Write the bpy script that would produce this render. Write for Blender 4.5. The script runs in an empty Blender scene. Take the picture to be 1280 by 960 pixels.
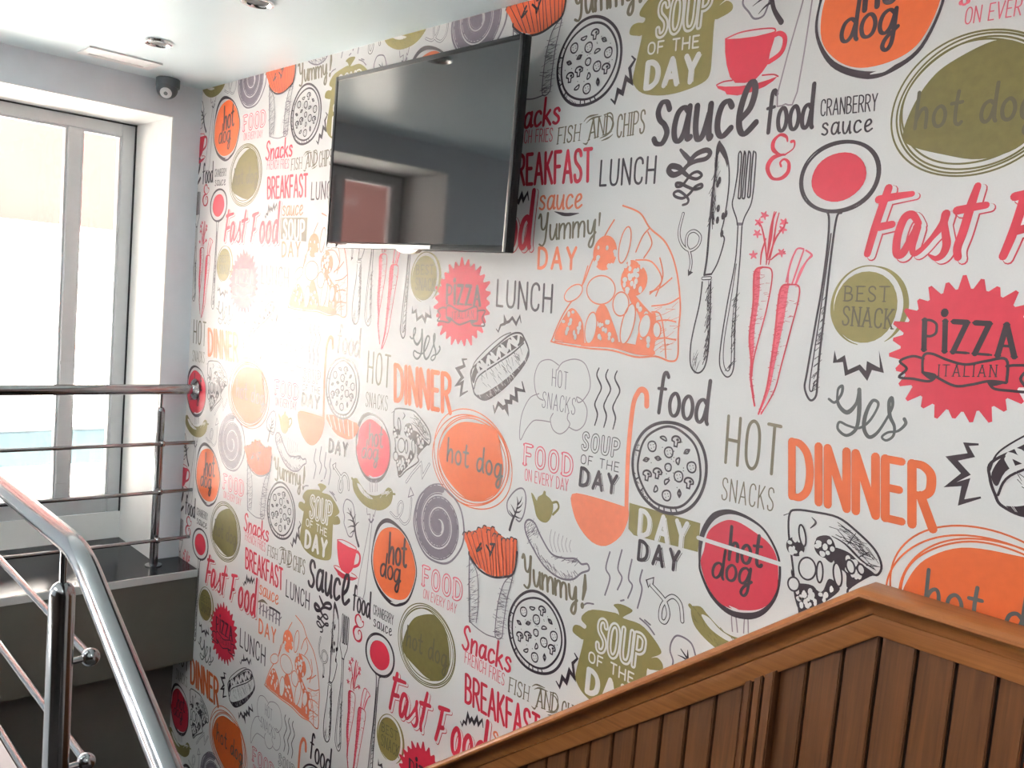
import bpy, bmesh, math, random
from mathutils import Vector, Matrix

PI = math.pi
scene = bpy.context.scene

# ------------------------------------------------------------------ camera
CAM = Vector((3.6247, -1.5310, 1.55))
ROWS = ((0.675208597, 0.732629352, 0.085718042),      # camera right
        (0.126989301, -0.000983080, -0.991903600),    # camera down
        (-0.726613424, 0.680627112, -0.093699873))    # viewing direction
FPX = 1105.0
cam_data = bpy.data.cameras.new('camera')
cam_data.sensor_width = 36.0
cam_data.lens = FPX / 1280.0 * 36.0
cam_data.clip_start = 0.02
cam = bpy.data.objects.new('camera', cam_data)
scene.collection.objects.link(cam)
r_, d_, f_ = (Vector(v) for v in ROWS)
cam.matrix_world = Matrix(((r_.x, -d_.x, -f_.x, CAM.x), (r_.y, -d_.y, -f_.y, CAM.y),
                           (r_.z, -d_.z, -f_.z, CAM.z), (0, 0, 0, 1)))
scene.camera = cam

# ------------------------------------------------------------------ light
SKY = 0.7
SUN = 250.0
FILL_LAMPS = ((1.6, -2.7, 24.0), (3.7, -1.2, 12.0))
scene.view_settings.view_transform = 'Standard'
scene.view_settings.look = 'None'
scene.view_settings.exposure = 0.24
scene.view_settings.gamma = 1.0
scene.view_settings.use_curve_mapping = False
world = bpy.data.worlds.new('sky')
scene.world = world
world.use_nodes = True
bg = world.node_tree.nodes['Background']
bg.inputs[0].default_value = (0.86, 0.95, 1.0, 1)
bg.inputs[1].default_value = SKY

sun_data = bpy.data.lights.new('sun', 'SUN')
sun_data.energy = SUN
sun_data.angle = 0.02
sun_data.color = (1.0, 0.96, 0.9)
sun = bpy.data.objects.new('sun', sun_data)
scene.collection.objects.link(sun)
sun.rotation_euler = Vector((-0.6, 0.25, -0.75)).to_track_quat('-Z', 'Y').to_euler()

def area(name, loc, direction, sx, sy, power, col=(1, 1, 1)):
    d = bpy.data.lights.new(name, 'AREA')
    d.shape = 'RECTANGLE'; d.size = sx; d.size_y = sy; d.energy = power; d.color = col
    o = bpy.data.objects.new(name, d)
    scene.collection.objects.link(o)
    o.location = loc
    o.rotation_euler = Vector(direction).to_track_quat('-Z', 'Y').to_euler()
    return o

# two fill lamps added at the ceiling, out of view
for lx, ly, lp in FILL_LAMPS:
    area('fill_light', (lx, ly, 2.235), (0, 0, -1), 1.1, 0.5, lp, (0.84, 0.97, 1.0))

# ------------------------------------------------------------------ materials
def s2l(c):
    c /= 255.0
    return c / 12.92 if c <= 0.04045 else ((c + 0.055) / 1.055) ** 2.4
def rgb(r, g, b):
    return (s2l(r), s2l(g), s2l(b), 1)

def mat(name, col, rough=0.5, metal=0.0, spec=0.5, noise=0.0, nscale=30.0, bump=0.0, bscale=200.0, stretch=None, coat=0.0, emit=None, estr=0.0):
    m = bpy.data.materials.new(name)
    m.use_nodes = True
    nt = m.node_tree; N = nt.nodes; L = nt.links
    p = N['Principled BSDF']
    p.inputs['Base Color'].default_value = col
    p.inputs['Roughness'].default_value = rough
    p.inputs['Metallic'].default_value = metal
    p.inputs['Specular IOR Level'].default_value = spec
    if coat:
        p.inputs['Coat Weight'].default_value = coat
        p.inputs['Coat Roughness'].default_value = 0.1
    if noise or bump:
        tc = N.new('ShaderNodeTexCoord'); mp = N.new('ShaderNodeMapping')
        L.new(tc.outputs['Object'], mp.inputs['Vector'])
        if stretch: mp.inputs['Scale'].default_value = stretch
    if noise:
        n = N.new('ShaderNodeTexNoise'); n.inputs['Scale'].default_value = nscale; n.inputs['Detail'].default_value = 6
        L.new(mp.outputs['Vector'], n.inputs['Vector'])
        r = N.new('ShaderNodeMapRange')
        r.inputs['From Min'].default_value = 0.25; r.inputs['From Max'].default_value = 0.75
        r.inputs['To Min'].default_value = 1 - noise; r.inputs['To Max'].default_value = 1 + noise
        L.new(n.outputs['Fac'], r.inputs['Value'])
        mx = N.new('ShaderNodeVectorMath'); mx.operation = 'SCALE'
        mx.inputs[0].default_value = col[:3]
        L.new(r.outputs['Result'], mx.inputs['Scale'])
        L.new(mx.outputs['Vector'], p.inputs['Base Color'])
    if bump:
        n2 = N.new('ShaderNodeTexNoise'); n2.inputs['Scale'].default_value = bscale
        L.new(mp.outputs['Vector'], n2.inputs['Vector'])
        b = N.new('ShaderNodeBump'); b.inputs['Strength'].default_value = bump; b.inputs['Distance'].default_value = 0.002
        L.new(n2.outputs['Fac'], b.inputs['Height'])
        L.new(b.outputs['Normal'], p.inputs['Normal'])
    if emit:
        p.inputs['Emission Color'].default_value = emit
        p.inputs['Emission Strength'].default_value = estr
    return m

def glass_mat():
    m = bpy.data.materials.new('window_glass'); m.use_nodes = True
    nt = m.node_tree; N = nt.nodes; L = nt.links
    N.remove(N['Principled BSDF'])
    out = N['Material Output']
    t = N.new('ShaderNodeBsdfTransparent'); t.inputs[0].default_value = (0.94, 0.97, 0.97, 1)
    g = N.new('ShaderNodeBsdfGlossy'); g.inputs['Roughness'].default_value = 0.02
    fr = N.new('ShaderNodeFresnel'); fr.inputs['IOR'].default_value = 1.3
    mx = N.new('ShaderNodeMixShader')
    L.new(fr.outputs[0], mx.inputs[0]); L.new(t.outputs[0], mx.inputs[1]); L.new(g.outputs[0], mx.inputs[2])
    L.new(mx.outputs[0], out.inputs['Surface'])
    return m

WR = 0.44
WS = 0.38
def ink(name, r, g, b, noise=0.0):
    c = rgb(r, g, b)
    c = (c[0] * .9, c[1] * .84, c[2] * .84, 1)
    return mat(name, c, WR, 0, WS, noise=noise, nscale=60)
M_PAPER = mat('wallpaper_paper', rgb(222, 219, 218), WR, 0, WS, noise=0.02, nscale=300, bump=0.06, bscale=500)
INKS = {
    'paper': M_PAPER,
    'dark': ink('ink_aubergine', 42, 26, 38, 0.1),
    'grey': ink('ink_grey', 118, 110, 122, 0.12),
    'thin': ink('ink_pale_grey', 152, 142, 150),
    'red': ink('ink_red', 188, 38, 62, 0.06),
    'pink': ink('ink_rose', 217, 98, 118, 0.08),
    'orange': ink('ink_orange', 204, 94, 42, 0.06),
    'coral': ink('ink_coral', 226, 126, 92, 0.08),
    'chips': ink('ink_rust', 214, 92, 50, 0.1),
    'olive': ink('ink_olive', 132, 124, 70, 0.08),
    'moss': ink('ink_moss', 104, 98, 50, 0.12),
    'khaki': ink('ink_khaki', 112, 104, 84, 0.08),
    'murk': ink('ink_murky_green', 84, 80, 58, 0.06),
    'slate': ink('ink_slate', 84, 88, 88, 0.06),
}
INK_NAMES = list(INKS)

M_CEIL = mat('ceiling_gloss_paint', rgb(226, 243, 248), 0.28, 0, 0.5, noise=0.015, nscale=4)
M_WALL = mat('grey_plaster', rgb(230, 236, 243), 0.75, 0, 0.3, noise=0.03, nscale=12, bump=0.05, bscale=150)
M_REVEAL = mat('white_reveal_paint', rgb(240, 241, 240), 0.55, 0, 0.4, noise=0.01)
M_ROOM = mat('umber_wall_paint', rgb(84, 70, 62), 0.7, 0, 0.3, noise=0.05)
M_FLOOR = mat('dark_stair_tile', rgb(72, 68, 66), 0.35, 0, 0.4, noise=0.1, nscale=9)
M_PIT = mat('shaded_stairwell_paint', rgb(118, 114, 108), 0.7, 0, 0.3, noise=0.06, nscale=10)  # shade below the ledge is worked into this wall's base colour
M_SLAB = mat('shaded_beige_plaster', rgb(94, 91, 84), 0.7, 0, 0.3, noise=0.06, nscale=10, bump=0.05)  # beige darkened to carry the shade on the ledge face
M_GRAN = mat('black_granite', rgb(22, 23, 28), 0.16, 0, 0.22, noise=0.3, nscale=180)
M_TILE = mat('pale_floor_tile', rgb(196, 198, 198), 0.18, 0, 0.5, noise=0.04, nscale=8)
M_ALU = mat('aluminium_frame', rgb(206, 209, 212), 0.4, 0.3, 0.5, noise=0.03)
M_GASKET = mat('black_gasket', rgb(40, 40, 44), 0.6)
M_GLASS = glass_mat()
M_STEEL = mat('polished_stainless', rgb(150, 151, 154), 0.16, 1.0, 0.5, noise=0.04, nscale=6)
M_TVBODY = mat('gloss_black_plastic', rgb(16, 16, 18), 0.32, 0, 0.25)
M_SCREEN = mat('television_glass', rgb(9, 9, 11), 0.045, 0, 0.8)
M_SILVER = mat('silver_tab_and_glint', rgb(225, 226, 224), 0.25, 0.7)  # logo tab, and the painted window reflection along the bezel
M_DARKPL = mat('slate_plastic', rgb(74, 82, 88), 0.4)
M_LENS = mat('lens_ring_white', rgb(225, 228, 230), 0.3)
M_CHROME = mat('chrome', rgb(230, 230, 230), 0.1, 1.0)
M_BLACK = mat('matt_black', rgb(14, 14, 16), 0.6)
M_WHITE = mat('white_plastic', rgb(238, 240, 240), 0.35)
M_DIFF = mat('fill_lamp_diffuser', (1, 1, 1, 1), 0.5, emit=(1, 0.97, 0.93, 1), estr=2.0)  # glowing face of the added fill lamps
M_OUT = mat('terracotta_render', rgb(52, 27, 24), 0.85, 0, 0.2, noise=0.08, nscale=3)
M_OUTP = mat('pale_render', rgb(244, 232, 226), 0.85, 0, 0.2, noise=0.03, nscale=3)
M_OUTW = mat('pale_coping', rgb(84, 104, 110), 0.7)
M_GROUND = mat('grey_paving', rgb(170, 168, 164), 0.9, noise=0.1, nscale=5)

def wood(name, c1, c2, rough=0.42, axis=2):
    m = bpy.data.materials.new(name); m.use_nodes = True
    nt = m.node_tree; N = nt.nodes; L = nt.links
    p = N['Principled BSDF']; p.inputs['Roughness'].default_value = rough
    p.inputs['Specular IOR Level'].default_value = 0.4
    tc = N.new('ShaderNodeTexCoord'); mp = N.new('ShaderNodeMapping')
    sc = [85, 85, 85]; sc[axis] = 3.5
    mp.inputs['Scale'].default_value = sc
    oi = N.new('ShaderNodeObjectInfo'); ad = N.new('ShaderNodeVectorMath'); ad.operation = 'ADD'
    L.new(tc.outputs['Object'], ad.inputs[0]); L.new(oi.outputs['Random'], ad.inputs[1])
    L.new(ad.outputs[0], mp.inputs['Vector'])
    n = N.new('ShaderNodeTexNoise'); n.inputs['Scale'].default_value = 1.0; n.inputs['Detail'].default_value = 8; n.inputs['Distortion'].default_value = 1.2
    L.new(mp.outputs['Vector'], n.inputs['Vector'])
    cr = N.new('ShaderNodeValToRGB')
    cr.color_ramp.elements[0].position = 0.3; cr.color_ramp.elements[0].color = c1
    cr.color_ramp.elements[1].position = 0.7; cr.color_ramp.elements[1].color = c2
    L.new(n.outputs['Fac'], cr.inputs['Fac']); L.new(cr.outputs['Color'], p.inputs['Base Color'])
    b = N.new('ShaderNodeBump'); b.inputs['Strength'].default_value = 0.12; b.inputs['Distance'].default_value = 0.002
    L.new(n.outputs['Fac'], b.inputs['Height']); L.new(b.outputs['Normal'], p.inputs['Normal'])
    return m
M_PLANK = wood('stained_plank_wood', rgb(84, 49, 26), rgb(107, 65, 35))
M_CAP = wood('stained_rail_wood', rgb(132, 80, 42), rgb(156, 98, 54), 0.38, axis=0)
M_GROOVE = mat('groove_shadow_backing', rgb(38, 24, 16), 0.9)

# ------------------------------------------------------------------ object helpers
def link(name, me, m=None, parent=None):
    o = bpy.data.objects.new(name, me)
    scene.collection.objects.link(o)
    if m is not None:
        me.materials.append(m)
    if parent is not None:
        o.parent = parent
    return o

def obj(name, bm, m, parent=None, smooth=False):
    bmesh.ops.recalc_face_normals(bm, faces=bm.faces)
    me = bpy.data.meshes.new(name)
    bm.to_mesh(me); bm.free()
    if smooth:
        for p in me.polygons: p.use_smooth = True
        try:
            me.set_sharp_from_angle(angle=math.radians(38))
        except Exception:
            pass
    return link(name, me, m, parent)

def thing(name, label, cat, loc=(0, 0, 0), group=None):
    o = bpy.data.objects.new(name, None)
    scene.collection.objects.link(o)
    o.location = loc; o['label'] = label; o['category'] = cat
    o.empty_display_size = 0.05
    if group: o['group'] = group
    return o

def struct(o, label=None, cat=None):
    o['kind'] = 'structure'
    if label: o['label'] = label
    if cat: o['category'] = cat
    return o

def box(bm, x0, x1, y0, y1, z0, z1, bev=0.0):
    v = [bm.verts.new(c) for c in ((x0, y0, z0), (x1, y0, z0), (x1, y1, z0), (x0, y1, z0), (x0, y0, z1), (x1, y0, z1), (x1, y1, z1), (x0, y1, z1))]
    fs = [bm.faces.new([v[i] for i in q]) for q in ((0, 3, 2, 1), (4, 5, 6, 7), (0, 1, 5, 4), (1, 2, 6, 5), (2, 3, 7, 6), (3, 0, 4, 7))]
    if bev:
        es = list({e for f in fs for e in f.edges})
        bmesh.ops.bevel(bm, geom=es, offset=bev, segments=2, affect='EDGES', profile=0.5)

def boxes(*bs, bev=0.0):
    bm = bmesh.new()
    for b in bs: box(bm, *b, bev=bev)
    return bm

def prism_xz(bm, pts, y0, y1):
    a = [bm.verts.new((x, y0, z)) for x, z in pts]
    b = [bm.verts.new((x, y1, z)) for x, z in pts]
    bm.faces.new(a); bm.faces.new(b[::-1])
    n = len(pts)
    for i in range(n):
        bm.faces.new((a[i], a[(i + 1) % n], b[(i + 1) % n], b[i]))

def tube(bm, pts, rad, seg=20, caps=True):
    pts = [Vector(p) for p in pts]
    rs = rad if isinstance(rad, (list, tuple)) else [rad] * len(pts)
    rings = []
    up = None
    for i, p in enumerate(pts):
        if i == 0: t = pts[1] - p
        elif i == len(pts) - 1: t = p - pts[i - 1]
        else: t = (pts[i + 1] - p).normalized() + (p - pts[i - 1]).normalized()
        t.normalize()
        if up is None:
            up = Vector((0, 0, 1)) if abs(t.z) < 0.9 else Vector((1, 0, 0))
        u = (up - t * up.dot(t)).normalized(); up = u
        w = t.cross(u)
        rings.append([bm.verts.new(p + (u * math.cos(2 * PI * k / seg) + w * math.sin(2 * PI * k / seg)) * rs[i]) for k in range(seg)])
    for a, b in zip(rings, rings[1:]):
        for k in range(seg):
            bm.faces.new((a[k], a[(k + 1) % seg], b[(k + 1) % seg], b[k]))
    if caps:
        bm.faces.new(rings[0][::-1]); bm.faces.new(rings[-1])

def lathe(bm, prof, org, axis, seg=28):
    """prof: list of (radius, height along axis); ends closed when the radius is 0"""
    org = Vector(org); axis = Vector(axis).normalized()
    u = axis.orthogonal().normalized(); w = axis.cross(u)
    rings = []
    for r, h in prof:
        c = org + axis * h
        if r < 1e-6: rings.append([bm.verts.new(c)])
        else: rings.append([bm.verts.new(c + (u * math.cos(2 * PI * k / seg) + w * math.sin(2 * PI * k / seg)) * r) for k in range(seg)])
    for a, b in zip(rings, rings[1:]):
        for k in range(seg):
            k2 = (k + 1) % seg
            if len(a) == 1 and len(b) == 1: continue
            if len(a) == 1: bm.faces.new((a[0], b[k2], b[k]))
            elif len(b) == 1: bm.faces.new((a[k], a[k2], b[0]))
            else: bm.faces.new((a[k], a[k2], b[k2], b[k]))
    if len(rings[0]) > 1: bm.faces.new(rings[0][::-1])
    if len(rings[-1]) > 1: bm.faces.new(rings[-1])

def ball(bm, c, r, seg=20, n=12):
    lathe(bm, [(r * math.sin(PI * i / n), -r * math.cos(PI * i / n)) for i in range(n + 1)], c, (0, 0, 1), seg)

# ------------------------------------------------------------------ setting
ZC = 2.2945          # ceiling
ZL = 0.34            # landing level
XR = 6.6             # rear wall
YL = -3.3            # left wall
OY0, OY1, OZ1 = -1.50, -0.113, 2.165   # window opening (in y) and its head
XF = -0.385          # window frame plane

struct(obj('ceiling', boxes((-0.38, XR + .15, YL - .15, 0.15, ZC, ZC + .12)), M_CEIL))
wl = boxes((XF - .08, 0, OY1, 0, -.05, ZC), (XF - .08, 0, OY0, OY1, OZ1, ZC),
           (XF - .08, 0, YL, OY0, -2.3, ZC), (XF - .08, XF + .0, OY0, OY1, -0.05, 0.461))
struct(obj('wall_front', wl, M_WALL))
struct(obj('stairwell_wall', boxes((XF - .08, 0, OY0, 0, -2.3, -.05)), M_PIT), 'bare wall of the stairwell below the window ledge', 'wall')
# white painted reveal lining the window opening
rv = boxes((XF, -0.0005, OY1 - .004, OY1, ZL, OZ1), (XF, -0.0005, OY0, OY0 + .004, ZL, OZ1),
           (XF, -0.0005, OY0 + .004, OY1 - .004, OZ1 - .004, OZ1), (XF, XF + .004, OY0 + .004, OY1 - .004, ZL, 0.461))
struct(obj('trim_1', rv, M_REVEAL))
SX0, SX1, SZ0, SZ1 = 0.2, 2.6, 0.9, 2.1
struct(obj('wall_left', boxes((-0.38, SX0, YL - .15, YL, -2.3, ZC), (SX1, XR, YL - .15, YL, -2.3, ZC), (SX0, SX1, YL - .15, YL, -2.3, SZ0), (SX0, SX1, YL - .15, YL, SZ1, ZC)), M_ROOM))
sw = bmesh.new()
for q in ((SX0, SX0 + .05, SZ0, SZ1), (SX1 - .05, SX1, SZ0, SZ1), (SX0 + .05, SX1 - .05, SZ0, SZ0 + .05), (SX0 + .05, SX1 - .05, SZ1 - .05, SZ1), (0.98, 1.03, SZ0 + .05, SZ1 - .05), (1.78, 1.83, SZ0 + .05, SZ1 - .05)):
    box(sw, q[0], q[1], YL - .13, YL - .08, q[2], q[3])
struct(obj('window_2', sw, M_ALU))
struct(obj('wall_rear', boxes((XR, XR + .15, YL - .15, 0, -2.3, ZC)), M_ROOM))
# ledge below the window and the landing it runs into, upper floor, steps
YE = -0.96
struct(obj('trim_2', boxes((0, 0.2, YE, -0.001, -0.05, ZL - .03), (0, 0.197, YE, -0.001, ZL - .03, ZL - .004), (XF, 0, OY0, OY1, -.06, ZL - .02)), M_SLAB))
gr = bmesh.new()
box(gr, 0.001, 0.197, YE, -0.001, ZL - .004, ZL + .001, bev=.0015)
box(gr, XF + .004, 0.001, OY0 + .004, OY1 - .004, ZL - .02, ZL)
struct(obj('trim_3', gr, M_GRAN))
struct(obj('trim_5', boxes((0.198, 0.205, YE, -0.001, ZL - .03, ZL + .001), bev=.002), M_TILE))
struct(obj('floor', boxes((0.001, 2.07, YL, YE, ZL - .16, ZL)), M_TILE))
fl = boxes((2.07, 2.35, YL, YE, 0.01, 0.17), (2.35, XR, YL, 0, -.16, 0.0))
struct(obj('floor', fl, M_FLOOR))
st = bmesh.new()
for k in range(1, 11):
    x1 = 2.58 - .232 * (k - 1)
    box(st, x1 - .232, x1, YE, -.002, -.174 * k - .18, -.174 * k)
struct(obj('stairs', st, M_FLOOR), 'tiled flight going down along the papered wall', 'stairs')
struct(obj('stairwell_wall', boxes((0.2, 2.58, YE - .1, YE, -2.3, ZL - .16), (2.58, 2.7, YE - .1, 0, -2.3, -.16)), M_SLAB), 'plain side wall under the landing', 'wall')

# outdoors
struct(obj('wall_outside', boxes((-3.2, -3.0, -9, 7, -3, 1.8)), M_OUTP), 'sunlit pale yard wall outside the window', 'wall')
struct(obj('wall_outside', boxes((-3.9, -3.5, -9, 7, -3, 7)), M_OUT), 'terracotta house wall outside above the pale yard wall', 'wall')
struct(obj('ground', boxes((-3.9, -0.48, -9, 7, -3.1, -3)), M_GROUND))
struct(obj('trim_4', boxes((-1.0, -0.9, -3.2, 1.2, .575, .745), bev=.008), M_OUTW))

# window
def make_window():
    fr = bmesh.new()
    z0, z1 = 0.461, OZ1 - .004
    a, b = XF - .06, XF
    y0, y1 = OY0 + .004, OY1 - .004
    box(fr, a, b, y1 - .058, y1, z0, z1, bev=.004)
    box(fr, a, b, y0, y0 + .058, z0, z1, bev=.004)
    box(fr, a, b, y0 + .058, y1 - .058, z1 - .055, z1, bev=.004)
    box(fr, a, b, y0 + .058, y1 - .058, z0, z0 + .07, bev=.004)
    w = obj('window_1', fr, M_ALU)
    struct(w)
    for yc, hw in ((-0.363, .027), (-1.10, .027)):
        m = bmesh.new()
        box(m, a - .004, b + .004, yc - hw, yc + hw, z0 + .068, z1 - .053, bev=.004)
        box(m, a - .002, b + .006, yc - hw - .002, yc + hw + .002, 1.12, 1.135)
        box(m, a - .002, b + .006, yc - hw - .002, yc + hw + .002, .60, .606)
        obj('mullion', m, M_ALU, w)
    g = bmesh.new()
    box(g, b - .001, b + .0035, y1 - .0075, y1 - .001, z0, z1)
    box(g, b - .001, b + .0035, y0 + .001, y0 + .0075, z0, z1)
    box(g, b - .001, b + .0035, y0, y1, z1 - .007, z1 - .001)
    obj('gasket', g, M_GASKET, w)
    for ya, yb in ((-1.436, -1.127), (-1.073, -.390), (-.336, -.175)):
        s = bmesh.new()
        t = .009
        for q in ((ya, ya + t, z0 + .07, z1 - .055), (yb - t, yb, z0 + .07, z1 - .055), (ya + t, yb - t, z1 - .055 - t, z1 - .055), (ya + t, yb - t, z0 + .07, z0 + .07 + t)):
            box(s, a + .02, b - .008, *q)
        sa = obj('sash', s, M_ALU, w)
        obj('pane', boxes((a + .03, a + .034, ya + t, yb - t, z0 + .07 + t, z1 - .055 - t)), M_GLASS, sa)
make_window()

# ------------------------------------------------------------------ wallpaper artwork
PER, QER = 1.3, 1.3 / 0.94504            # repeat of the pattern across and down, metres

def W(x, y):
    """where a point read off the photo lies on the papered wall, as (x, z)"""
    d = r_ * ((x - 640) / FPX) + d_ * ((y - 480) / FPX) + f_
    k = -CAM.y / d.y
    p = CAM + d * k
    return (p.x, p.z)
def Z(x0, y0, s, pts):
    return [W(x0 + x / s, y0 + y / s) for x, y in pts]
def sh(p, di, dj):
    return (p[0] + di * PER, p[1] - dj * QER)
def add(a, b): return (a[0] + b[0], a[1] + b[1])

class Art:
    """collects flat printed shapes: (ink, layer, polygon list)"""
    def __init__(s):
        s.V = []; s.F = []; s.M = []; s.cur = []; s.k = 0
    def poly(s, ink_, pts, layer=0):
        s.cur.append((INK_NAMES.index(ink_), layer, pts, None))
    def mesh(s, ink_, pts, faces, layer):
        s.cur.append((INK_NAMES.index(ink_), layer, pts, faces))
    def flush(s, offs=None, skip=()):
        xs = [p[0] for c in s.cur for p in c[2]]; zs = [p[1] for c in s.cur for p in c[2]]
        if offs is None:
            offs = [(i, j) for i in range(-3, 5) for j in range(-3, 4) if (i, j) not in skip]
        for di, dj in offs:
            ox, oz = di * PER, -dj * QER
            if max(xs) + ox < 0 or min(xs) + ox > 3.7 or max(zs) + oz < -1.15 or min(zs) + oz > ZC: continue
            if dj and max(zs) + oz < (min(xs) + ox) * .752 - 1.16: continue
            for mi, la, pts, faces in s.cur:
                n = len(s.V)
                s.k += 1
                y = -0.0003 - 0.0002 * la - 8e-6 * (s.k % 16)
                m = len(pts)
                if faces is None: s.V += [(p[0] + ox, y, p[1] + oz) for p in pts]
                else: s.V += [(p[0] + ox, y - 4e-5 * q / m, p[1] + oz) for q, p in enumerate(pts)]
                if faces is None: s.F.append(tuple(range(n, n + len(pts)))); s.M.append(mi)
                else:
                    for f in faces: s.F.append(tuple(n + k for k in f)); s.M.append(mi)
        s.cur = []
A = Art()
rnd = random.Random(7)

def smooth(pts, closed=False, n=6):
    """Catmull-Rom through the points"""
    out = []; m = len(pts)
    if m < 3: return list(pts)
    rng = range(m) if closed else range(m - 1)
    for i in rng:
        if closed: p0, p1, p2, p3 = pts[i - 1], pts[i], pts[(i + 1) % m], pts[(i + 2) % m]
        else: p0, p1, p2, p3 = pts[max(i - 1, 0)], pts[i], pts[i + 1], pts[min(i + 2, m - 1)]
        for k in range(n):
            t = k / n; t2 = t * t; t3 = t2 * t
            out.append(tuple(.5 * (2 * p1[a] + (p2[a] - p0[a]) * t + (2 * p0[a] - 5 * p1[a] + 4 * p2[a] - p3[a]) * t2 + (3 * p1[a] - p0[a] - 3 * p2[a] + p3[a]) * t3) for a in (0, 1)))
    if not closed: out.append(pts[-1])
    return out

def stroke(ink_, pts, w, layer=0, curve=True, closed=False, taper=None, contrast=0.0, n=6, cap=True):
    """ribbon of width w (metres); taper: list of width factors spread along the line"""
    if curve: pts = smooth(pts, closed, n)
    q = [pts[0]]
    for p in pts[1:]:
        if abs(p[0] - q[-1][0]) + abs(p[1] - q[-1][1]) > 1e-5: q.append(p)
    if closed and math.dist(q[0], q[-1]) > 1e-5: q.append(q[0])
    if len(q) < 2: return
    L = [0]
    for a, b in zip(q, q[1:]): L.append(L[-1] + math.dist(a, b))
    V = []; F = []; m = len(q)
    for i, p in enumerate(q):
        if closed and i in (0, m - 1): a, b = q[m - 2], q[1]
        else: a, b = q[max(i - 1, 0)], q[min(i + 1, m - 1)]
        if 0 < i < m - 1:
            d1 = (p[0] - a[0], p[1] - a[1]); d2 = (b[0] - p[0], b[1] - p[1])
            l1 = math.hypot(*d1) or 1; l2 = math.hypot(*d2) or 1
            t = (d1[0] / l1 + d2[0] / l2, d1[1] / l1 + d2[1] / l2)
            lt = math.hypot(*t)
            if lt < 1e-3: t = (d2[0] / l2, d2[1] / l2); lt = 1
            t = (t[0] / lt, t[1] / lt)
            c = max(.45, t[0] * d2[0] / l2 + t[1] * d2[1] / l2)
        else:
            t = (b[0] - a[0], b[1] - a[1]); lt = math.hypot(*t) or 1; t = (t[0] / lt, t[1] / lt); c = 1
        h = w / 2
        if taper:
            u = L[i] / L[-1] * (len(taper) - 1); k = min(int(u), len(taper) - 2)
            h *= taper[k] + (taper[k + 1] - taper[k]) * (u - k)
        if contrast:
            h *= 1 - contrast * (1 - abs(t[1]))
        V.append((p[0] - t[1] * h / c, p[1] + t[0] * h / c)); V.append((p[0] + t[1] * h / c, p[1] - t[0] * h / c))
    for i in range(m - 1): F.append((2 * i, 2 * i + 1, 2 * i + 3, 2 * i + 2))
    if cap and not closed:
        for e, s in ((0, -1), (m - 1, 1)):
            a, b = V[2 * e], V[2 * e + 1]
            cx, cy = (a[0] + b[0]) / 2, (a[1] + b[1]) / 2
            rx, ry = a[0] - cx, a[1] - cy
            if math.hypot(rx, ry) < 2e-4: continue
            base = len(V); K = 5
            for k in range(1, K):
                an = PI * k / K * (-s)
                V.append((cx + rx * math.cos(an) - ry * math.sin(an), cy + rx * math.sin(an) + ry * math.cos(an)))
            F.append((2 * e,) + tuple(range(base, base + K - 1)) + (2 * e + 1,))
    A.mesh(ink_, V, F, layer)

def fill(ink_, pts, layer=0, curve=True, n=5):
    A.poly(ink_, smooth(pts, True, n) if curve else pts, layer)

def ell(c, rx, rz, rot=0.0, n=28, wob=0.0, seed=0, a0=0.0, a1=2 * PI):
    rr = random.Random(seed); ph = rr.random() * 6; k1 = rr.choice((2, 3)); k2 = rr.choice((4, 5, 7))
    out = []
    full = abs(a1 - a0 - 2 * PI) < 1e-6
    for i in range(n if full else n + 1):
        t = a0 + (a1 - a0) * i / n
        s = 1 + wob * (math.sin(k1 * t + ph) + .6 * math.sin(k2 * t + 2 * ph))
        x, z = rx * s * math.cos(t), rz * s * math.sin(t)
        out.append((c[0] + x * math.cos(rot) - z * math.sin(rot), c[1] + x * math.sin(rot) + z * math.cos(rot)))
    return out

def rad(cx, cy, rx, ry):
    a, b, c, d = W(cx - rx, cy), W(cx + rx, cy), W(cx, cy - ry), W(cx, cy + ry)
    return abs(b[0] - a[0]) / 2, abs(c[1] - d[1]) / 2

def inside(p, poly):
    c = False; j = len(poly) - 1
    for i in range(len(poly)):
        a, b = poly[i], poly[j]
        if (a[1] > p[1]) != (b[1] > p[1]) and p[0] < (b[0] - a[0]) * (p[1] - a[1]) / (b[1] - a[1]) + a[0]: c = not c
        j = i
    return c

def hatch(ink_, poly, n, ln, ang, w, layer=1, jit=.4):
    xs = [p[0] for p in poly]; zs = [p[1] for p in poly]
    k = 0
    for _ in range(n * 8):
        p = (rnd.uniform(min(xs), max(xs)), rnd.uniform(min(zs), max(zs)))
        if not inside(p, poly): continue
        a = ang + rnd.uniform(-jit, jit); l = ln * rnd.uniform(.5, 1.2) / 2
        stroke(ink_, [(p[0] - l * math.cos(a), p[1] - l * math.sin(a)), (p[0] + l * math.cos(a), p[1] + l * math.sin(a))], w, layer, curve=False, taper=[.5, 1, .3], cap=False)
        k += 1
        if k >= n: break

def dots(ink_, poly, n, r, layer=2):
    xs = [p[0] for p in poly]; zs = [p[1] for p in poly]
    k = 0
    for _ in range(n * 8):
        p = (rnd.uniform(min(xs), max(xs)), rnd.uniform(min(zs), max(zs)))
        if not inside(p, poly): continue
        A.poly(ink_, ell(p, r * rnd.uniform(.6, 1.2), r * rnd.uniform(.7, 1.4), n=9), layer)
        k += 1
        if k >= n: break

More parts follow.
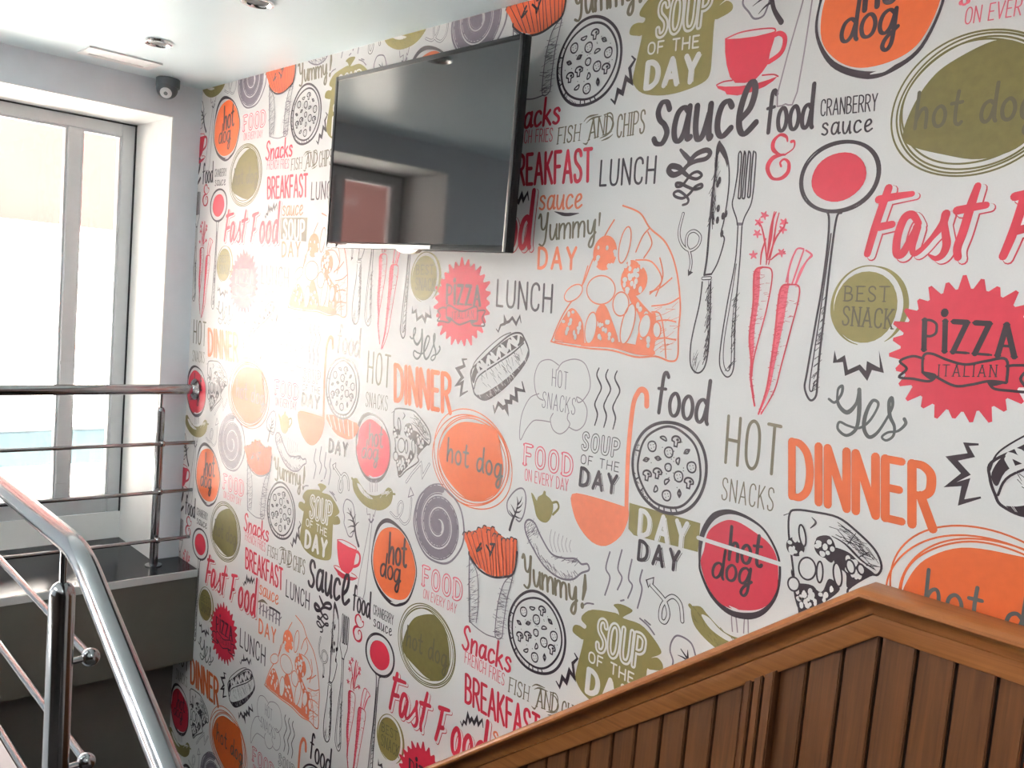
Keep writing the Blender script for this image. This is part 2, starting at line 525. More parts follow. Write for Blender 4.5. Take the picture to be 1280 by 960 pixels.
# ---- lettering: single-line alphabets drawn with a pen of any width
CAPS = {
 'A': (.56, ["0,0 .28,1", ".28,1 .56,0", ".1,.32 .46,.32"]),
 'B': (.48, ["0,0 0,1", "~0,1 .2,1 .38,.9 .4,.76 .36,.6 .2,.53 0,.53", "~0,.53 .24,.52 .44,.42 .47,.27 .42,.1 .22,0 0,0"]),
 'C': (.47, ["~.46,.78 .42,.92 .27,1 .1,.93 .02,.75 .01,.5 .02,.25 .1,.07 .27,0 .42,.08 .46,.22"]),
 'D': (.5, ["0,0 0,1", "~0,1 .22,.99 .42,.85 .5,.62 .5,.38 .42,.15 .22,.01 0,0"]),
 'E': (.4, ["0,0 0,1", "0,1 .4,1", "0,.52 .34,.52", "0,0 .4,0"]),
 'F': (.4, ["0,0 0,1", "0,1 .4,1", "0,.52 .33,.52"]),
 'H': (.48, ["0,0 0,1", ".48,0 .48,1", "0,.5 .48,.5"]),
 'I': (.02, [".01,0 .01,1"]),
 'K': (.48, ["0,0 0,1", "0,.42 .44,1", ".13,.58 .48,0"]),
 'L': (.38, ["0,1 0,0", "0,0 .38,0"]),
 'M': (.62, ["0,0 .04,1", ".04,1 .31,.3", ".31,.3 .58,1", ".58,1 .62,0"]),
 'N': (.5, ["0,0 0,1", "0,1 .5,0", ".5,0 .5,1"]),
 'O': (.5, ["@~.25,1 .09,.92 .01,.7 .01,.3 .09,.08 .25,0 .41,.08 .49,.3 .49,.7 .41,.92"]),
 'P': (.46, ["0,0 0,1", "~0,1 .24,1 .43,.9 .46,.73 .42,.57 .24,.47 0,.47"]),
 'R': (.48, ["0,0 0,1", "~0,1 .24,1 .42,.9 .45,.75 .4,.59 .22,.5 0,.5", ".2,.5 .48,0"]),
 'S': (.44, ["~.42,.82 .36,.95 .22,1 .07,.94 .02,.78 .08,.62 .24,.5 .38,.38 .43,.22 .36,.06 .2,0 .06,.05 .01,.2"]),
 'T': (.46, ["0,1 .46,1", ".23,1 .23,0"]),
 'U': (.48, ["~0,1 0,.6 .01,.25 .09,.05 .24,0 .39,.05 .47,.25 .48,.6 .48,1"]),
 'V': (.52, ["0,1 .26,0", ".26,0 .52,1"]),
 'Y': (.5, ["0,1 .25,.48", ".5,1 .25,.48", ".25,.48 .25,0"]),
 'Z': (.48, ["0,1 .48,1", ".48,1 0,0", "0,0 .48,0"]),
 ' ': (.22, []),
}
LOW = {
 'a': (.42, ["~.37,.46 .24,.55 .09,.47 .02,.25 .05,.06 .16,.0 .28,.12 .37,.42", "~.38,.55 .36,.25 .38,.03 .46,.05"]),
 'c': (.36, ["~.34,.46 .25,.55 .11,.5 .03,.3 .05,.09 .17,.0 .36,.12"]),
 'd': (.42, ["~.36,.44 .24,.54 .09,.46 .02,.25 .05,.06 .16,.0 .28,.12 .36,.4", "~.41,1 .38,.5 .38,.1 .42,.0"]),
 'e': (.38, ["~.06,.24 .22,.3 .33,.42 .27,.55 .13,.5 .04,.3 .06,.09 .18,.0 .38,.12"]),
 'E': (.44, ["~.08,.24 .28,.4 .36,.66 .28,.8 .15,.66 .05,.35 .07,.1 .2,.0 .44,.16"]),
 'f': (.34, ["~.34,.9 .26,1 .17,.92 .13,.6 .08,.0", ".0,.58 .28,.6"]),
 'g': (.42, ["~.36,.44 .24,.54 .09,.46 .02,.25 .05,.06 .16,.0 .28,.12 .37,.42", "~.39,.54 .37,.1 .33,-.28 .22,-.42 .12,-.32 .2,-.12 .46,.1"]),
 'h': (.4, ["~.06,1 .04,.5 .02,0", "~.03,.2 .14,.46 .27,.54 .34,.4 .34,.0"]),
 'k': (.38, ["~.05,1 .03,.5 .02,0", ".04,.22 .32,.52", ".13,.3 .38,0"]),
 'm': (.62, ["0,.54 0,0", "~0,.25 .1,.48 .22,.54 .28,.4 .28,0", "~.28,.25 .38,.48 .5,.54 .58,.4 .58,.0"]),
 'n': (.38, [".02,.54 .02,0", "~.02,.22 .13,.47 .26,.54 .34,.4 .34,.0"]),
 'o': (.38, ["@~.2,.55 .07,.45 .02,.26 .07,.06 .19,0 .31,.08 .36,.28 .31,.47"]),
 's': (.34, ["~.31,.46 .22,.56 .09,.52 .06,.41 .16,.32 .28,.22 .29,.09 .17,0 .02,.06"]),
 'S': (.38, ["~.36,.56 .28,.68 .14,.68 .06,.54 .12,.4 .26,.3 .34,.16 .24,.0 .08,.0 .0,.08"]),
 't': (.32, ["~.18,.9 .14,.5 .14,.1 .24,.0 .32,.06", ".0,.58 .3,.6"]),
 'u': (.4, ["~.02,.54 .02,.2 .09,.0 .22,.06 .34,.4", "~.36,.54 .35,.2 .38,.0 .42,.02"]),
 'y': (.4, ["~.02,.54 .04,.22 .12,.08 .24,.14 .35,.5", "~.38,.54 .36,.1 .32,-.26 .2,-.42 .1,-.32 .2,-.1 .42,.1"]),
 'Y': (.52, ["~.0,.86 .08,1 .14,.84 .16,.5 .28,.4 .42,.6 .48,1", "~.5,1 .44,.5 .38,.0 .24,-.2 .06,-.14"]),
 'N': (.42, ["~.4,.86 .28,1 .12,.92 .08,.72 .22,.52 .36,.3 .3,.06 .14,.0 .0,.12"]),
 ' ': (.25, []),
}
def parse(s):
    cl = s.startswith('@'); s = s.lstrip('@'); cv = s.startswith('~'); s = s.lstrip('~')
    return [tuple(float(v) for v in p.split(',')) for p in s.split()], cv, cl

def text(t, font, bl, br, tl, w, ink_, layer=0, gap=.16, serif=False, contrast=0.0, slant=0.0, heavy=None, shift=(0, 0)):
    """letters on the slanted box given by its baseline ends and upper left corner (wall points)"""
    ux = (br[0] - bl[0], br[1] - bl[1]); uz = (tl[0] - bl[0], tl[1] - bl[1])
    H = math.hypot(*uz)
    tot = sum(font[c][0] for c in t) + gap * (len(t) - 1)
    x = 0.0
    for c in t:
        adv, ss = font[c]
        def T(p):
            a = (x + p[0] + slant * p[1]) / tot
            return (bl[0] + ux[0] * a + uz[0] * p[1] + shift[0], bl[1] + ux[1] * a + uz[1] * p[1] + shift[1])
        for k, s in enumerate(ss):
            pts, cv, cl = parse(s)
            ww = w * H
            if heavy: ww *= heavy if (k == 0 and not cl) or (c in 'AZ' and k == 1) else 1
            stroke(ink_, [T(p) for p in pts], ww, layer, curve=cv, closed=cl, contrast=contrast, n=5)
            if serif and not cl:
                for e in (pts[0], pts[-1]):
                    if e[1] in (0.0, 1.0):
                        stroke(ink_, [T((e[0] - .09, e[1])), T((e[0] + .09, e[1]))], w * H * .7, layer, curve=False)
        x += adv + gap

def quad(a, b, c): return dict(bl=W(*a), br=W(*b), tl=W(*c))

# ---- the motifs, each drawn once and repeated with the paper's own repeat
def m_fries():
    z = lambda pts: Z(560, 600, 5.333, pts)
    fill('chips', z([(112, 360), (150, 345), (200, 330), (245, 312), (300, 320), (350, 365), (400, 395), (448, 400), (462, 490), (430, 620), (300, 640), (220, 590), (150, 505)]), 0)
    fr = [((112, 355), (190, 560)), ((143, 350), (215, 590)), ((180, 352), (240, 600)), ((207, 325), (262, 615)), ((245, 312), (285, 630)),
          ((272, 340), (300, 640)), ((300, 320), (318, 640)), ((312, 365), (340, 640)), ((342, 370), (365, 640)), ((372, 395), (385, 640)), ((400, 398), (405, 630)), ((425, 390), (425, 620)), ((448, 400), (440, 600))]
    for i, (a, b) in enumerate(fr):
        p = z([(a[0] - 13, a[1] + 12), (a[0] - 8, a[1] - 8), (a[0] + 10, a[1] - 8), (a[0] + 14, a[1] + 10), (b[0] + 8, b[1]), (b[0] - 8, b[1])])
        fill('chips', p, 1 + i % 3, False)
        stroke('dark', z([(a[0] + 14, a[1] + 5), (b[0] + 8, b[1])]), .0042, 4, False, taper=[.5, 1, .6])
        stroke('dark', z([(a[0] - 13, a[1] + 8), (a[0] - 4, a[1] - 10), (a[0] + 12, a[1] - 4)]), .0035, 4)
    for _ in range(5):
        x = rnd.uniform(180, 420); stroke('dark', z([(x, 480 + rnd.uniform(-60, 40)), (x + 28, 478 + rnd.uniform(-60, 40))]), .006, 4, False)
    stroke('dark', z([(142, 480), (150, 512), (215, 600), (300, 645), (380, 645), (440, 618), (464, 480)]), .006, 5)
    stroke('grey', z([(145, 512), (143, 700), (146, 945)]), .0045, 5)
    q = z([(145, 520), (195, 620), (205, 800), (190, 950), (150, 945)])
    stroke('grey', q[:1] + q[1:4], .003, 5)
    hatch('grey', q, 40, .028, .5, .0028, 4)
    r = z([(430, 640), (380, 680), (345, 780), (325, 900), (318, 1040), (360, 1050), (372, 960), (395, 800), (420, 700)])
    stroke('grey', r, .003, 5, closed=True)
    hatch('grey', r, 46, .03, .1, .0028, 4)
    stroke('grey', z([(150, 945), (200, 990), (260, 1030), (318, 1048)]), .003, 5)
    A.flush()

def m_yummy():
    text('Yummy', LOW, **quad((654, 726), (721, 754), (653, 692)), w=.125, ink_='khaki', contrast=.45, gap=.1)
    stroke('khaki', [W(731.5, 719), W(731, 735), W(728.5, 749)], .014, 0, taper=[.5, 1, .5])
    A.poly('khaki', ell(W(728, 757), .006, .008, n=10))
    A.flush()

def topping(c, r, k, inkd, lw):
    if k == 0:
        stroke(inkd, ell(c, r, r, n=12, wob=.03, seed=k), lw, 3, closed=True, n=2)
        for q in range(4): A.poly(inkd, ell((c[0] + r * .45 * math.cos(q * 1.7 + 1), c[1] + r * .45 * math.sin(q * 1.7 + 1)), r * .12, r * .12, n=6), 3)
    elif k == 1:
        a = rnd.uniform(0, 6)
        e1 = (c[0] + r * math.cos(a), c[1] + r * math.sin(a)); e2 = (c[0] - r * math.cos(a), c[1] - r * math.sin(a))
        nx, nz = -math.sin(a) * r * .5, math.cos(a) * r * .5
        stroke(inkd, [e1, (c[0] + nx, c[1] + nz), e2], lw, 3); stroke(inkd, [e1, (c[0] - nx, c[1] - nz), e2], lw, 3)
        stroke(inkd, [e1, e2], lw * .7, 3, False)
    elif k == 2:
        stroke(inkd, ell((c[0], c[1] + r * .2), r, r * .75, n=10, a0=-.3, a1=PI + .3), lw * 1.2, 3, n=2)
        stroke(inkd, [(c[0] - r, c[1]), (c[0] - r * .4, c[1] - r * .2), (c[0] - r * .35, c[1] - r), (c[0] + r * .3, c[1] - r), (c[0] + r * .35, c[1] - r * .2), (c[0] + r, c[1])], lw, 3, False)
        A.poly(inkd, ell((c[0] + r * .3, c[1] + r * .3), r * .35, r * .3, n=8), 3)
    else:
        a = rnd.uniform(0, 6)
        p = [(c[0] + r * math.cos(a + t), c[1] + r * .8 * math.sin(a + t)) for t in (0, .8, 1.6, 2.4, 3.1)]
        stroke(inkd, p, lw, 3, closed=True, n=3)

def pizza(c, r, lw, seed):
    rnd.seed(seed)
    stroke('dark', ell(c, r, r, n=40, wob=.012, seed=seed), lw * 1.7, 1, closed=True, n=2)
    stroke('dark', ell(c, r * .86, r * .87, n=46, wob=.018, seed=seed + 3), lw * 1.3, 1, closed=True, n=2)
    for t in (4.55, 4.7, 4.9, 5.05, 3.9, 3.6, 2.9):
        stroke('dark', [(c[0] + r * .87 * math.cos(t), c[1] + r * .87 * math.sin(t)), (c[0] + r * math.cos(t + .03), c[1] + r * math.sin(t + .03))], lw * .8, 1, False)
    q = ell(c, r * .93, r * .93, n=24, a0=2.6, a1=4.4)
    hatch('dark', q + ell(c, r * .99, r * .99, n=24, a0=2.6, a1=4.4)[::-1], 30, r * .1, 2, lw * .8, 1, 1)
    k = 0
    for ring, n, ph in ((.62, 11, .2), (.33, 6, .6), (0, 1, 0)):
        for i in range(n):
            t = ph + 2 * PI * i / n
            p = (c[0] + r * ring * math.cos(t), c[1] + r * ring * math.sin(t))
            topping(p, r * (.115 if k % 4 in (0, 2) else .085), k % 4 if ring else 0, 'dark', lw * .85); k += 1
    for i in range(24):
        t = rnd.uniform(0, 6.28); q = rnd.uniform(.15, .78)
        A.poly('dark', ell((c[0] + r * q * math.cos(t), c[1] + r * q * math.sin(t)), r * .014, r * .014, n=6), 2)
def m_pizzas():
    t, b = W(740, 22), W(731, 132)
    pizza(((t[0] + b[0]) / 2, (t[1] + b[1]) / 2), (t[1] - b[1]) / 2 * 1.0, .0042, 11); A.flush()
    t, b = W(838, 527), W(833, 641)
    pizza(((t[0] + b[0]) / 2, (t[1] + b[1]) / 2), (t[1] - b[1]) / 2, .0042, 23); A.flush()

def zig(pts, w, ink_='dark', tp=(.3, 1, 1, 1, .3)):
    stroke(ink_, pts, w, 0, False, taper=list(tp), cap=False)
def m_zigs():
    zig([W(*p) for p in ((695, 851), (699.5, 859), (703, 846.5), (708, 853), (712, 838), (718, 847), (716, 829), (722, 823), (718, 816))], .010); A.flush()
    zig(Z(520, 820, 6.4, [(355, 520), (370, 558), (382, 520), (400, 543), (415, 465), (430, 525), (447, 500), (465, 540), (488, 495), (500, 550), (530, 510), (538, 575)]), .009); A.flush()
    fill('dark', Z(960, 240, 4, [(333, 790), (345, 840), (385, 815), (400, 890), (460, 862), (490, 895), (495, 845), (560, 880), (555, 790), (580, 905), (520, 890), (497, 945), (455, 890), (385, 920), (375, 850), (325, 855)]), 0, False); A.flush()

def m_pot():
    b = lambda x, y: sh(W(x, y), 0, -1)          # read off the lower repeat
    P = [b(729, 768), b(741, 762), b(769, 766), b(774, 769), b(772, 762), b(767, 756), b(776, 755), b(789, 761), b(790, 765), b(781, 770), b(780, 773),
         b(800, 780), b(815, 795), b(826, 812), b(825, 818)]
    P += [W(899, 7), W(908, 1), W(915, 4), W(916, 11), W(910, 17), W(897, 24), W(893, 28), W(890, 70), W(888, 90), W(882, 101), W(865, 110), W(843, 117), W(822, 119.5), W(803, 116.5), W(793, 107), W(791.5, 95)]
    P += [b(729, 803), b(727, 799), b(717, 791), b(716, 785), b(719, 781), b(725, 782), b(731, 786), b(733, 782), b(727, 775)]
    fill('olive', P, 0, True, 3)
    q = dict(bl=b(746, 812), br=b(802, 836), tl=b(750, 774))
    text('SOUP', CAPS, **q, w=.2, ink_='paper', layer=1, gap=.24)
    text('SOUP', CAPS, **q, w=.05, ink_='olive', layer=2, gap=.24)
    text('OF THE', CAPS, **quad((810, 68), (873, 59), (811, 54)), w=.17, ink_='paper', layer=1, gap=.24)
    q = quad((807, 110), (870, 101), (810, 79))
    text('DAY', CAPS, **q, w=.24, ink_='paper', layer=1, gap=.34)
    text('DAY', CAPS, **q, w=.035, ink_='paper', layer=1, gap=.34, shift=(.0075, -.001))
    for s in ([(729, 757), (734, 754), (742, 755)], [(800, 773), (810, 782), (818, 793)], [(806, 775), (813, 781)], [(776, 751), (780, 750)]):
        stroke('grey', [b(*p) for p in s], .004, 0)
    A.flush()

def m_leafsprigs():
    z = lambda pts: Z(420, 570, 7.386, pts)
    o = z([(100, 400), (75, 440), (68, 500), (80, 560), (75, 620), (95, 680), (115, 735), (145, 745), (160, 710), (175, 640), (178, 580), (170, 500), (150, 430)])
    stroke('grey', o, .004, 0, closed=True)
    stroke('dark', z([(112, 480), (150, 560), (172, 640), (185, 740), (210, 830)]), .011, 1, taper=[.2, .5, .9, .8, 1])
    for a, b in (((150, 560), (100, 520)), ((165, 610), (110, 590)), ((172, 650), (110, 660)), ((160, 590), (185, 540)), ((178, 690), (130, 720)), ((175, 650), (215, 610)), ((140, 530), (140, 480))):
        m = ((a[0] + b[0]) / 2, (a[1] + b[1]) / 2 - 8)
        stroke('dark', z([a, m, b]), .006, 1, taper=[1, .6, .2])
    A.flush()
    z = lambda pts: Z(560, 600, 5.333, pts)
    stroke('grey', z([(430, 245), (400, 210), (398, 140), (450, 70), (500, 58), (520, 120), (508, 220), (480, 275), (455, 262)]), .004, 0)
    stroke('dark', z([(412, 332), (430, 270), (450, 225), (470, 150)]), .008, 1, taper=[1, .9, .6, .2])
    for a, b in (((440, 245), (405, 200)), ((450, 222), (420, 160)), ((455, 215), (490, 200)), ((460, 190), (500, 150)), ((465, 165), (460, 110)), ((447, 240), (490, 255)), ((465, 165), (495, 110))):
        stroke('dark', z([a, ((a[0] + b[0]) / 2 + 4, (a[1] + b[1]) / 2 + 6), b]), .005, 1, taper=[1, .7, .2])
    A.flush()

def m_cup():
    z = lambda pts: Z(880, 0, 7.386, pts)
    fill('red', z([(195, 362), (330, 355), (480, 335), (620, 300), (662, 285), (650, 360), (610, 490), (592, 590), (540, 665), (470, 740), (380, 766), (290, 766), (240, 710), (210, 600), (195, 480)]), 0, False)
    stroke('red', z([(650, 325), (700, 308), (745, 340), (742, 420), (700, 500), (600, 572)]), .0095, 0)
    stroke('red', z([(200, 360), (330, 302), (500, 270), (640, 262), (662, 288)]), .003, 0)
    fill('red', z([(112, 790), (190, 800), (330, 796), (480, 772), (600, 735), (682, 703), (640, 748), (562, 800), (440, 850), (310, 882), (210, 872), (195, 845), (130, 818)]), 0, False)
    stroke('red', z([(118, 785), (180, 755), (262, 742)]), .003, 0); stroke('red', z([(540, 695), (640, 688), (685, 705)]), .003, 0)
    A.flush()

def m_words():
    text('SaucE', LOW, **quad((817, 180), (944, 166), (823, 106)), w=.115, ink_='dark', contrast=.35, gap=.13); A.flush()
    text('food', LOW, **quad((958, 166), (1015, 159), (961, 114)), w=.11, ink_='dark', contrast=.3, gap=.1); A.flush()
    text('CRANBERRY', CAPS, **quad((1026, 145), (1096, 138), (1027, 125)), w=.085, ink_='dark', gap=.2)
    text('sauce', LOW, **quad((1027, 169), (1090, 164), (1028, 143)), w=.1, ink_='dark', contrast=.2, gap=.16); A.flush()
    text('FISH', CAPS, **quad((697, 180), (724, 175.5), (699, 160)), w=.07, ink_='khaki', serif=True, heavy=1.4, gap=.24)
    text('AND', CAPS, **quad((736, 175), (765, 165), (738, 150)), w=.075, ink_='khaki', serif=True, heavy=1.4, gap=.2)
    text('CHIPS', CAPS, **quad((771, 172), (805, 166), (773, 144)), w=.07, ink_='khaki', serif=True, heavy=1.2, gap=.24)
    for s in ([(730, 152), (736, 146), (748, 143)], [(733, 154), (740, 148), (752, 145)], [(750, 173), (758, 169), (765, 164)], [(752, 176), (761, 172), (766, 168)], [(736, 175), (733, 180), (729, 179)], [(764, 165), (767, 155), (763, 146), (757, 146)]):
        stroke('khaki', [W(*p) for p in s], .005, 0, taper=[.3, 1, .3])
    A.flush()
    text('Nnacks', LOW, **quad((578, 810), (638, 841), (580, 781)), w=.135, ink_='red', contrast=.3, gap=.12); A.flush()
    text('FRENCH FRIES', CAPS, **quad((581, 828), (630, 857), (582, 814)), w=.085, ink_='pink', gap=.24); A.flush()
    b = lambda x, y: sh(W(x, y), 0, -1)
    text('BREAKFAST', CAPS, bl=b(582, 877), br=W(739, 226), tl=b(582.5, 843), w=.125, ink_='red', gap=.2); A.flush()
    text('LUNCH', CAPS, **quad((750, 232), (818, 228.5), (752, 201)), w=.1, ink_='dark', gap=.26); A.flush()
    text('LUNCH', CAPS, **quad((621, 382), (689, 390.5), (622.5, 350)), w=.1, ink_='dark', gap=.26); A.flush()
    text('sauce', LOW, **quad((674, 262), (727, 260), (676, 232)), w=.11, ink_='coral', contrast=.3, gap=.12); A.flush()
    stroke('dark', Z(660, 240, 9.6, [(320, 235), (430, 268), (520, 268), (610, 255)]), .008, 0, taper=[.2, 1, 1, .2]); A.flush([(0, 0)])
    text('DAY', CAPS, **quad((673, 335), (719, 336), (674, 310)), w=.17, ink_='coral', gap=.34); A.flush()
    text('Yummy', LOW, **quad((673, 301), (744, 294), (674, 268)), w=.1, ink_='khaki', contrast=.4, gap=.1)
    stroke('khaki', [W(750, 267), W(749, 282)], .007, 0, False, taper=[1, .5]); A.flush([(0, 0)])
    c = lambda x, y: sh(W(x, y), 1, 0)
    fill('khaki', [W(*p) for p in ((352, 272), (384.5, 272), (383, 302), (351, 299))], 0, False)
    text('SOUP', CAPS, **quad((354.5, 298), (380, 300), (355, 275)), w=.17, ink_='paper', layer=1, gap=.3); A.flush([(0, 0)])
    text('HOT TEA', CAPS, **quad((325, 768), (351, 781), (326, 754)), w=.07, ink_='grey', gap=.24, serif=True) if False else None
    for i in range(7):
        x = 325 + 4 * i; y = 767 + 2.4 * i
        stroke('grey', [W(x, y), W(x + .6, y - 13)], .008, 0, False); stroke('grey', [W(x - 1, y - 6), W(x + 3, y - 5 if i % 2 else y - 10)], .004, 0, False)
    stroke('khaki', [W(323, 752), W(329, 751), W(334, 755)], .012, 0, taper=[.4, 1, .3]); stroke('dark', [W(337, 759), W(343, 762), W(350, 767)], .008, 0)
    A.flush([(0, 0)])
    text('food', LOW, **quad((821, 515), (884, 530), (825, 464)), w=.105, ink_='dark', contrast=.3, gap=.1); A.flush()
    text('HOT', CAPS, **quad((907, 578), (972, 594), (911, 520)), w=.07, ink_='khaki', gap=.3)
    text('SNACKS', CAPS, **quad((902, 624), (966, 639), (904, 597)), w=.06, ink_='khaki', gap=.26); A.flush()
    text('DINNER', CAPS, **quad((990, 620), (1166, 661), (990, 552)), w=.155, ink_='orange', gap=.24, contrast=.15); A.flush()
    q = quad((728, 561), (772, 571), (730, 541))
    text('SOUP', CAPS, **q, w=.24, ink_='dark', gap=.38); text('SOUP', CAPS, **q, w=.13, ink_='paper', layer=1, gap=.38)
    text('OF THE', CAPS, **quad((726, 579), (773, 590), (727, 568)), w=.11, ink_='dark', gap=.26)
    q = quad((725, 606), (769, 617), (727, 585))
    text('DAY', CAPS, **q, w=.22, ink_='dark', gap=.36); text('DAY', CAPS, **q, w=.04, ink_='dark', gap=.36, shift=(.0075, -.001)); A.flush()
    for q1, q2 in (((quad((656, 580), (714, 595), (657, 556))), quad((656, 600), (710, 614), (656.5, 586))), (quad((529, 731), (576, 751), (530, 708)), quad((529, 747), (570, 767), (530, 736)))):
        text('FOOD', CAPS, **q1, w=.23, ink_='pink', gap=.36, serif=True); text('FOOD', CAPS, **q1, w=.1, ink_='paper', layer=1, gap=.36)
        text('ON EVERY DAY', CAPS, **q2, w=.08, ink_='pink', gap=.22); A.flush()

def m_flourish():
    z = lambda pts: Z(820, 160, 6.857, pts)
    stroke('dark', z([(212, 188), (250, 232), (300, 285)]), .011, 0, taper=[.6, 1, 1])
    stroke('dark', z([(285, 292), (345, 225), (430, 190), (465, 215), (430, 262), (340, 285), (275, 318), (220, 375), (150, 402), (110, 368), (132, 328), (195, 338), (232, 375), (290, 422), (350, 436), (392, 405), (358, 375), (305, 395), (260, 450), (222, 495), (180, 502), (175, 475), (212, 475), (265, 502), (330, 525), (392, 508), (388, 482), (335, 505), (290, 562), (230, 602), (168, 588), (155, 558), (195, 540), (245, 572), (278, 612), (268, 646), (230, 660)]),
           .0105, 0, taper=[1, 1.1, .9, .9, 1.3, 1.2, .7, .6, .6, .7, .6, .6, .6, .6, .5])
    A.flush()

def outline(pts, w, ink_='dark', layer=0, **k): stroke(ink_, pts, w, layer, **k)
def dbl(pts, w, lw, ink_='dark', layer=0, **k):
    stroke(ink_, pts, w, layer, **k); stroke('paper', pts, w - 2 * lw, layer + 1, **k)

def m_cutlery():
    z1 = lambda pts: Z(820, 160, 6.857, pts); z2 = lambda pts: Z(640, 240, 4, pts)
    dbl(z2([(857, 108), (836, 200), (850, 262), (890, 292), (930, 268), (942, 222), (912, 195), (880, 212), (872, 262), (888, 300), (896, 350), (890, 392)]), .0075, .0019)
    fill('dark', z2([(880, 388), (906, 402), (880, 422)]), 0, False); A.flush()
    # knife
    o = z1([(545, 118), (592, 190), (622, 304), (628, 450), (612, 620), (582, 800), (560, 900)]) + z2([(1062, 240), (1030, 350), (998, 410)])
    l = z1([(545, 118), (525, 180), (510, 380), (482, 600), (455, 900)]) + z2([(975, 330), (962, 415)])
    stroke('dark', o, .0032, 0); stroke('dark', l, .005, 0)
    stroke('dark', z2([(962, 415), (998, 410)]), .004, 0)
    fill('dark', z1([(545, 118), (592, 190), (618, 300), (612, 340), (590, 270), (548, 200), (530, 240), (526, 180)]), 0, False)
    hatch('dark', z1([(530, 240), (520, 400), (500, 600), (490, 760), (470, 780), (485, 600), (505, 380)]), 22, .05, 1.5, .003, 1)
    for p in ((545, 450), (530, 480), (535, 690), (575, 755), (600, 735), (528, 790), (565, 905)):
        A.poly('dark', ell(z1([p])[0], .004, .008, n=8), 1)
    dbl(z2([(955, 432), (992, 430)]), .008, .002)
    stroke('dark', z2([(952, 450), (938, 560), (908, 690), (893, 780), (895, 870), (930, 905), (966, 868), (985, 750), (992, 560), (994, 450)]), .0035, 0)
    hatch('dark', z2([(975, 450), (994, 450), (990, 600), (982, 760), (970, 850), (958, 850), (975, 700)]), 46, .03, 1.45, .0035, 1)
    hatch('dark', z2([(900, 800), (930, 800), (930, 890), (905, 870)]), 12, .03, 1.5, .002, 1); A.flush()
    # fork
    stroke('dark', z1([(722, 200), (708, 235), (700, 380), (672, 560), (655, 660), (690, 775), (698, 830)]), .003, 0)
    stroke('dark', z1([(850, 205), (858, 240), (845, 430), (832, 560), (812, 660), (760, 765), (740, 832)]), .003, 0)
    for a, b, c in (((722, 200), (745, 235), (705, 600)), ((758, 200), (768, 250), (740, 600)), ((800, 200), (812, 240), (785, 590))):
        stroke('dark', z1([a, (a[0] + 12, a[1] + 40), (c[0] + 14, c[1] - 160), (c[0], c[1])]), .003, 0)
        stroke('dark', z1([(a[0] + 38, a[1]), (a[0] + 30, a[1] + 60), (c[0] + 30, c[1] - 150), (c[0] + 22, c[1] - 10), (c[0] + 4, c[1] + 4)]), .0035, 0)
    fill('grey', z1([(692, 810), (742, 812), (738, 836), (700, 836)]), 0, False)
    stroke('dark', z2([(1130, 170), (1118, 340), (1080, 540), (1045, 760), (1040, 870), (1075, 925), (1108, 880), (1114, 700), (1122, 540), (1140, 340), (1150, 172)]), .003, 0)
    stroke('dark', z2([(1122, 360), (1095, 540), (1062, 740), (1058, 850), (1076, 895), (1095, 860), (1100, 700), (1112, 540)]), .002, 0)
    hatch('dark', z2([(1115, 520), (1125, 520), (1110, 860), (1090, 890), (1070, 880), (1098, 850)]), 34, .02, 1.2, .0028, 1); A.flush()
    # red ampersand
    stroke('red', Z(960, 0, 4, [(98, 706), (92, 684), (62, 674), (30, 704), (26, 745), (56, 772), (86, 774)]), .0085, 0, taper=[.4, .8, .6, 1, 1, .6, .4])
    stroke('red', Z(960, 0, 4, [(80, 772), (25, 790), (-2, 840), (20, 890), (65, 892), (100, 860), (104, 815), (82, 796), (62, 812), (66, 832)]), .0085, 0, taper=[.4, 1, 1.2, .9, .6, 1, .9, .5, .5])
    stroke('red', Z(960, 0, 4, [(118, 708), (130, 706), (134, 722), (124, 746), (86, 773)]), .0045, 0, taper=[1.4, .8, .6, .6, .7]); A.flush()
    # spoon of sauce
    c = W(1048.5, 221)
    R1, R2 = rad(1048.5, 221, 49.5, 45)
    for k, (rx, rz) in enumerate(((R1, R2), (R1 * .93, R2 * .94), (R1 * .985, R2 * .96))):
        stroke('dark', ell(c, rx, rz, .12 + .05 * k, wob=.012, seed=40 + k), .0034, 0, closed=True, n=2)
    stroke('dark', ell(c, R1 * .97, R2 * .97, a0=-.9, a1=.9), .006, 0, taper=[.1, 1, .1], n=2)
    A.poly('red', ell(W(1048, 221.5), *rad(1048, 221.5, 33.5, 31), .1, wob=.012, seed=3), 1)
    stroke('dark', [W(*p) for p in ((1030, 263), (1036, 270), (1035, 302), (1027.5, 360), (1020, 402), (1009, 465), (1006, 485), (1012.5, 500), (1020, 495), (1022, 475), (1025, 440), (1032, 380), (1039.5, 315), (1046, 272), (1052, 266))], .0042, 0)
    stroke('dark', [W(*p) for p in ((1039, 292), (1029.5, 362), (1018, 440), (1012, 482), (1015, 489), (1018, 478))], .0025, 0)
    hatch('dark', [W(*p) for p in ((1033, 370), (1030, 372), (1021, 440), (1017, 490), (1021, 490), (1025, 445))], 34, .016, .9, .003, 1)
    A.flush()

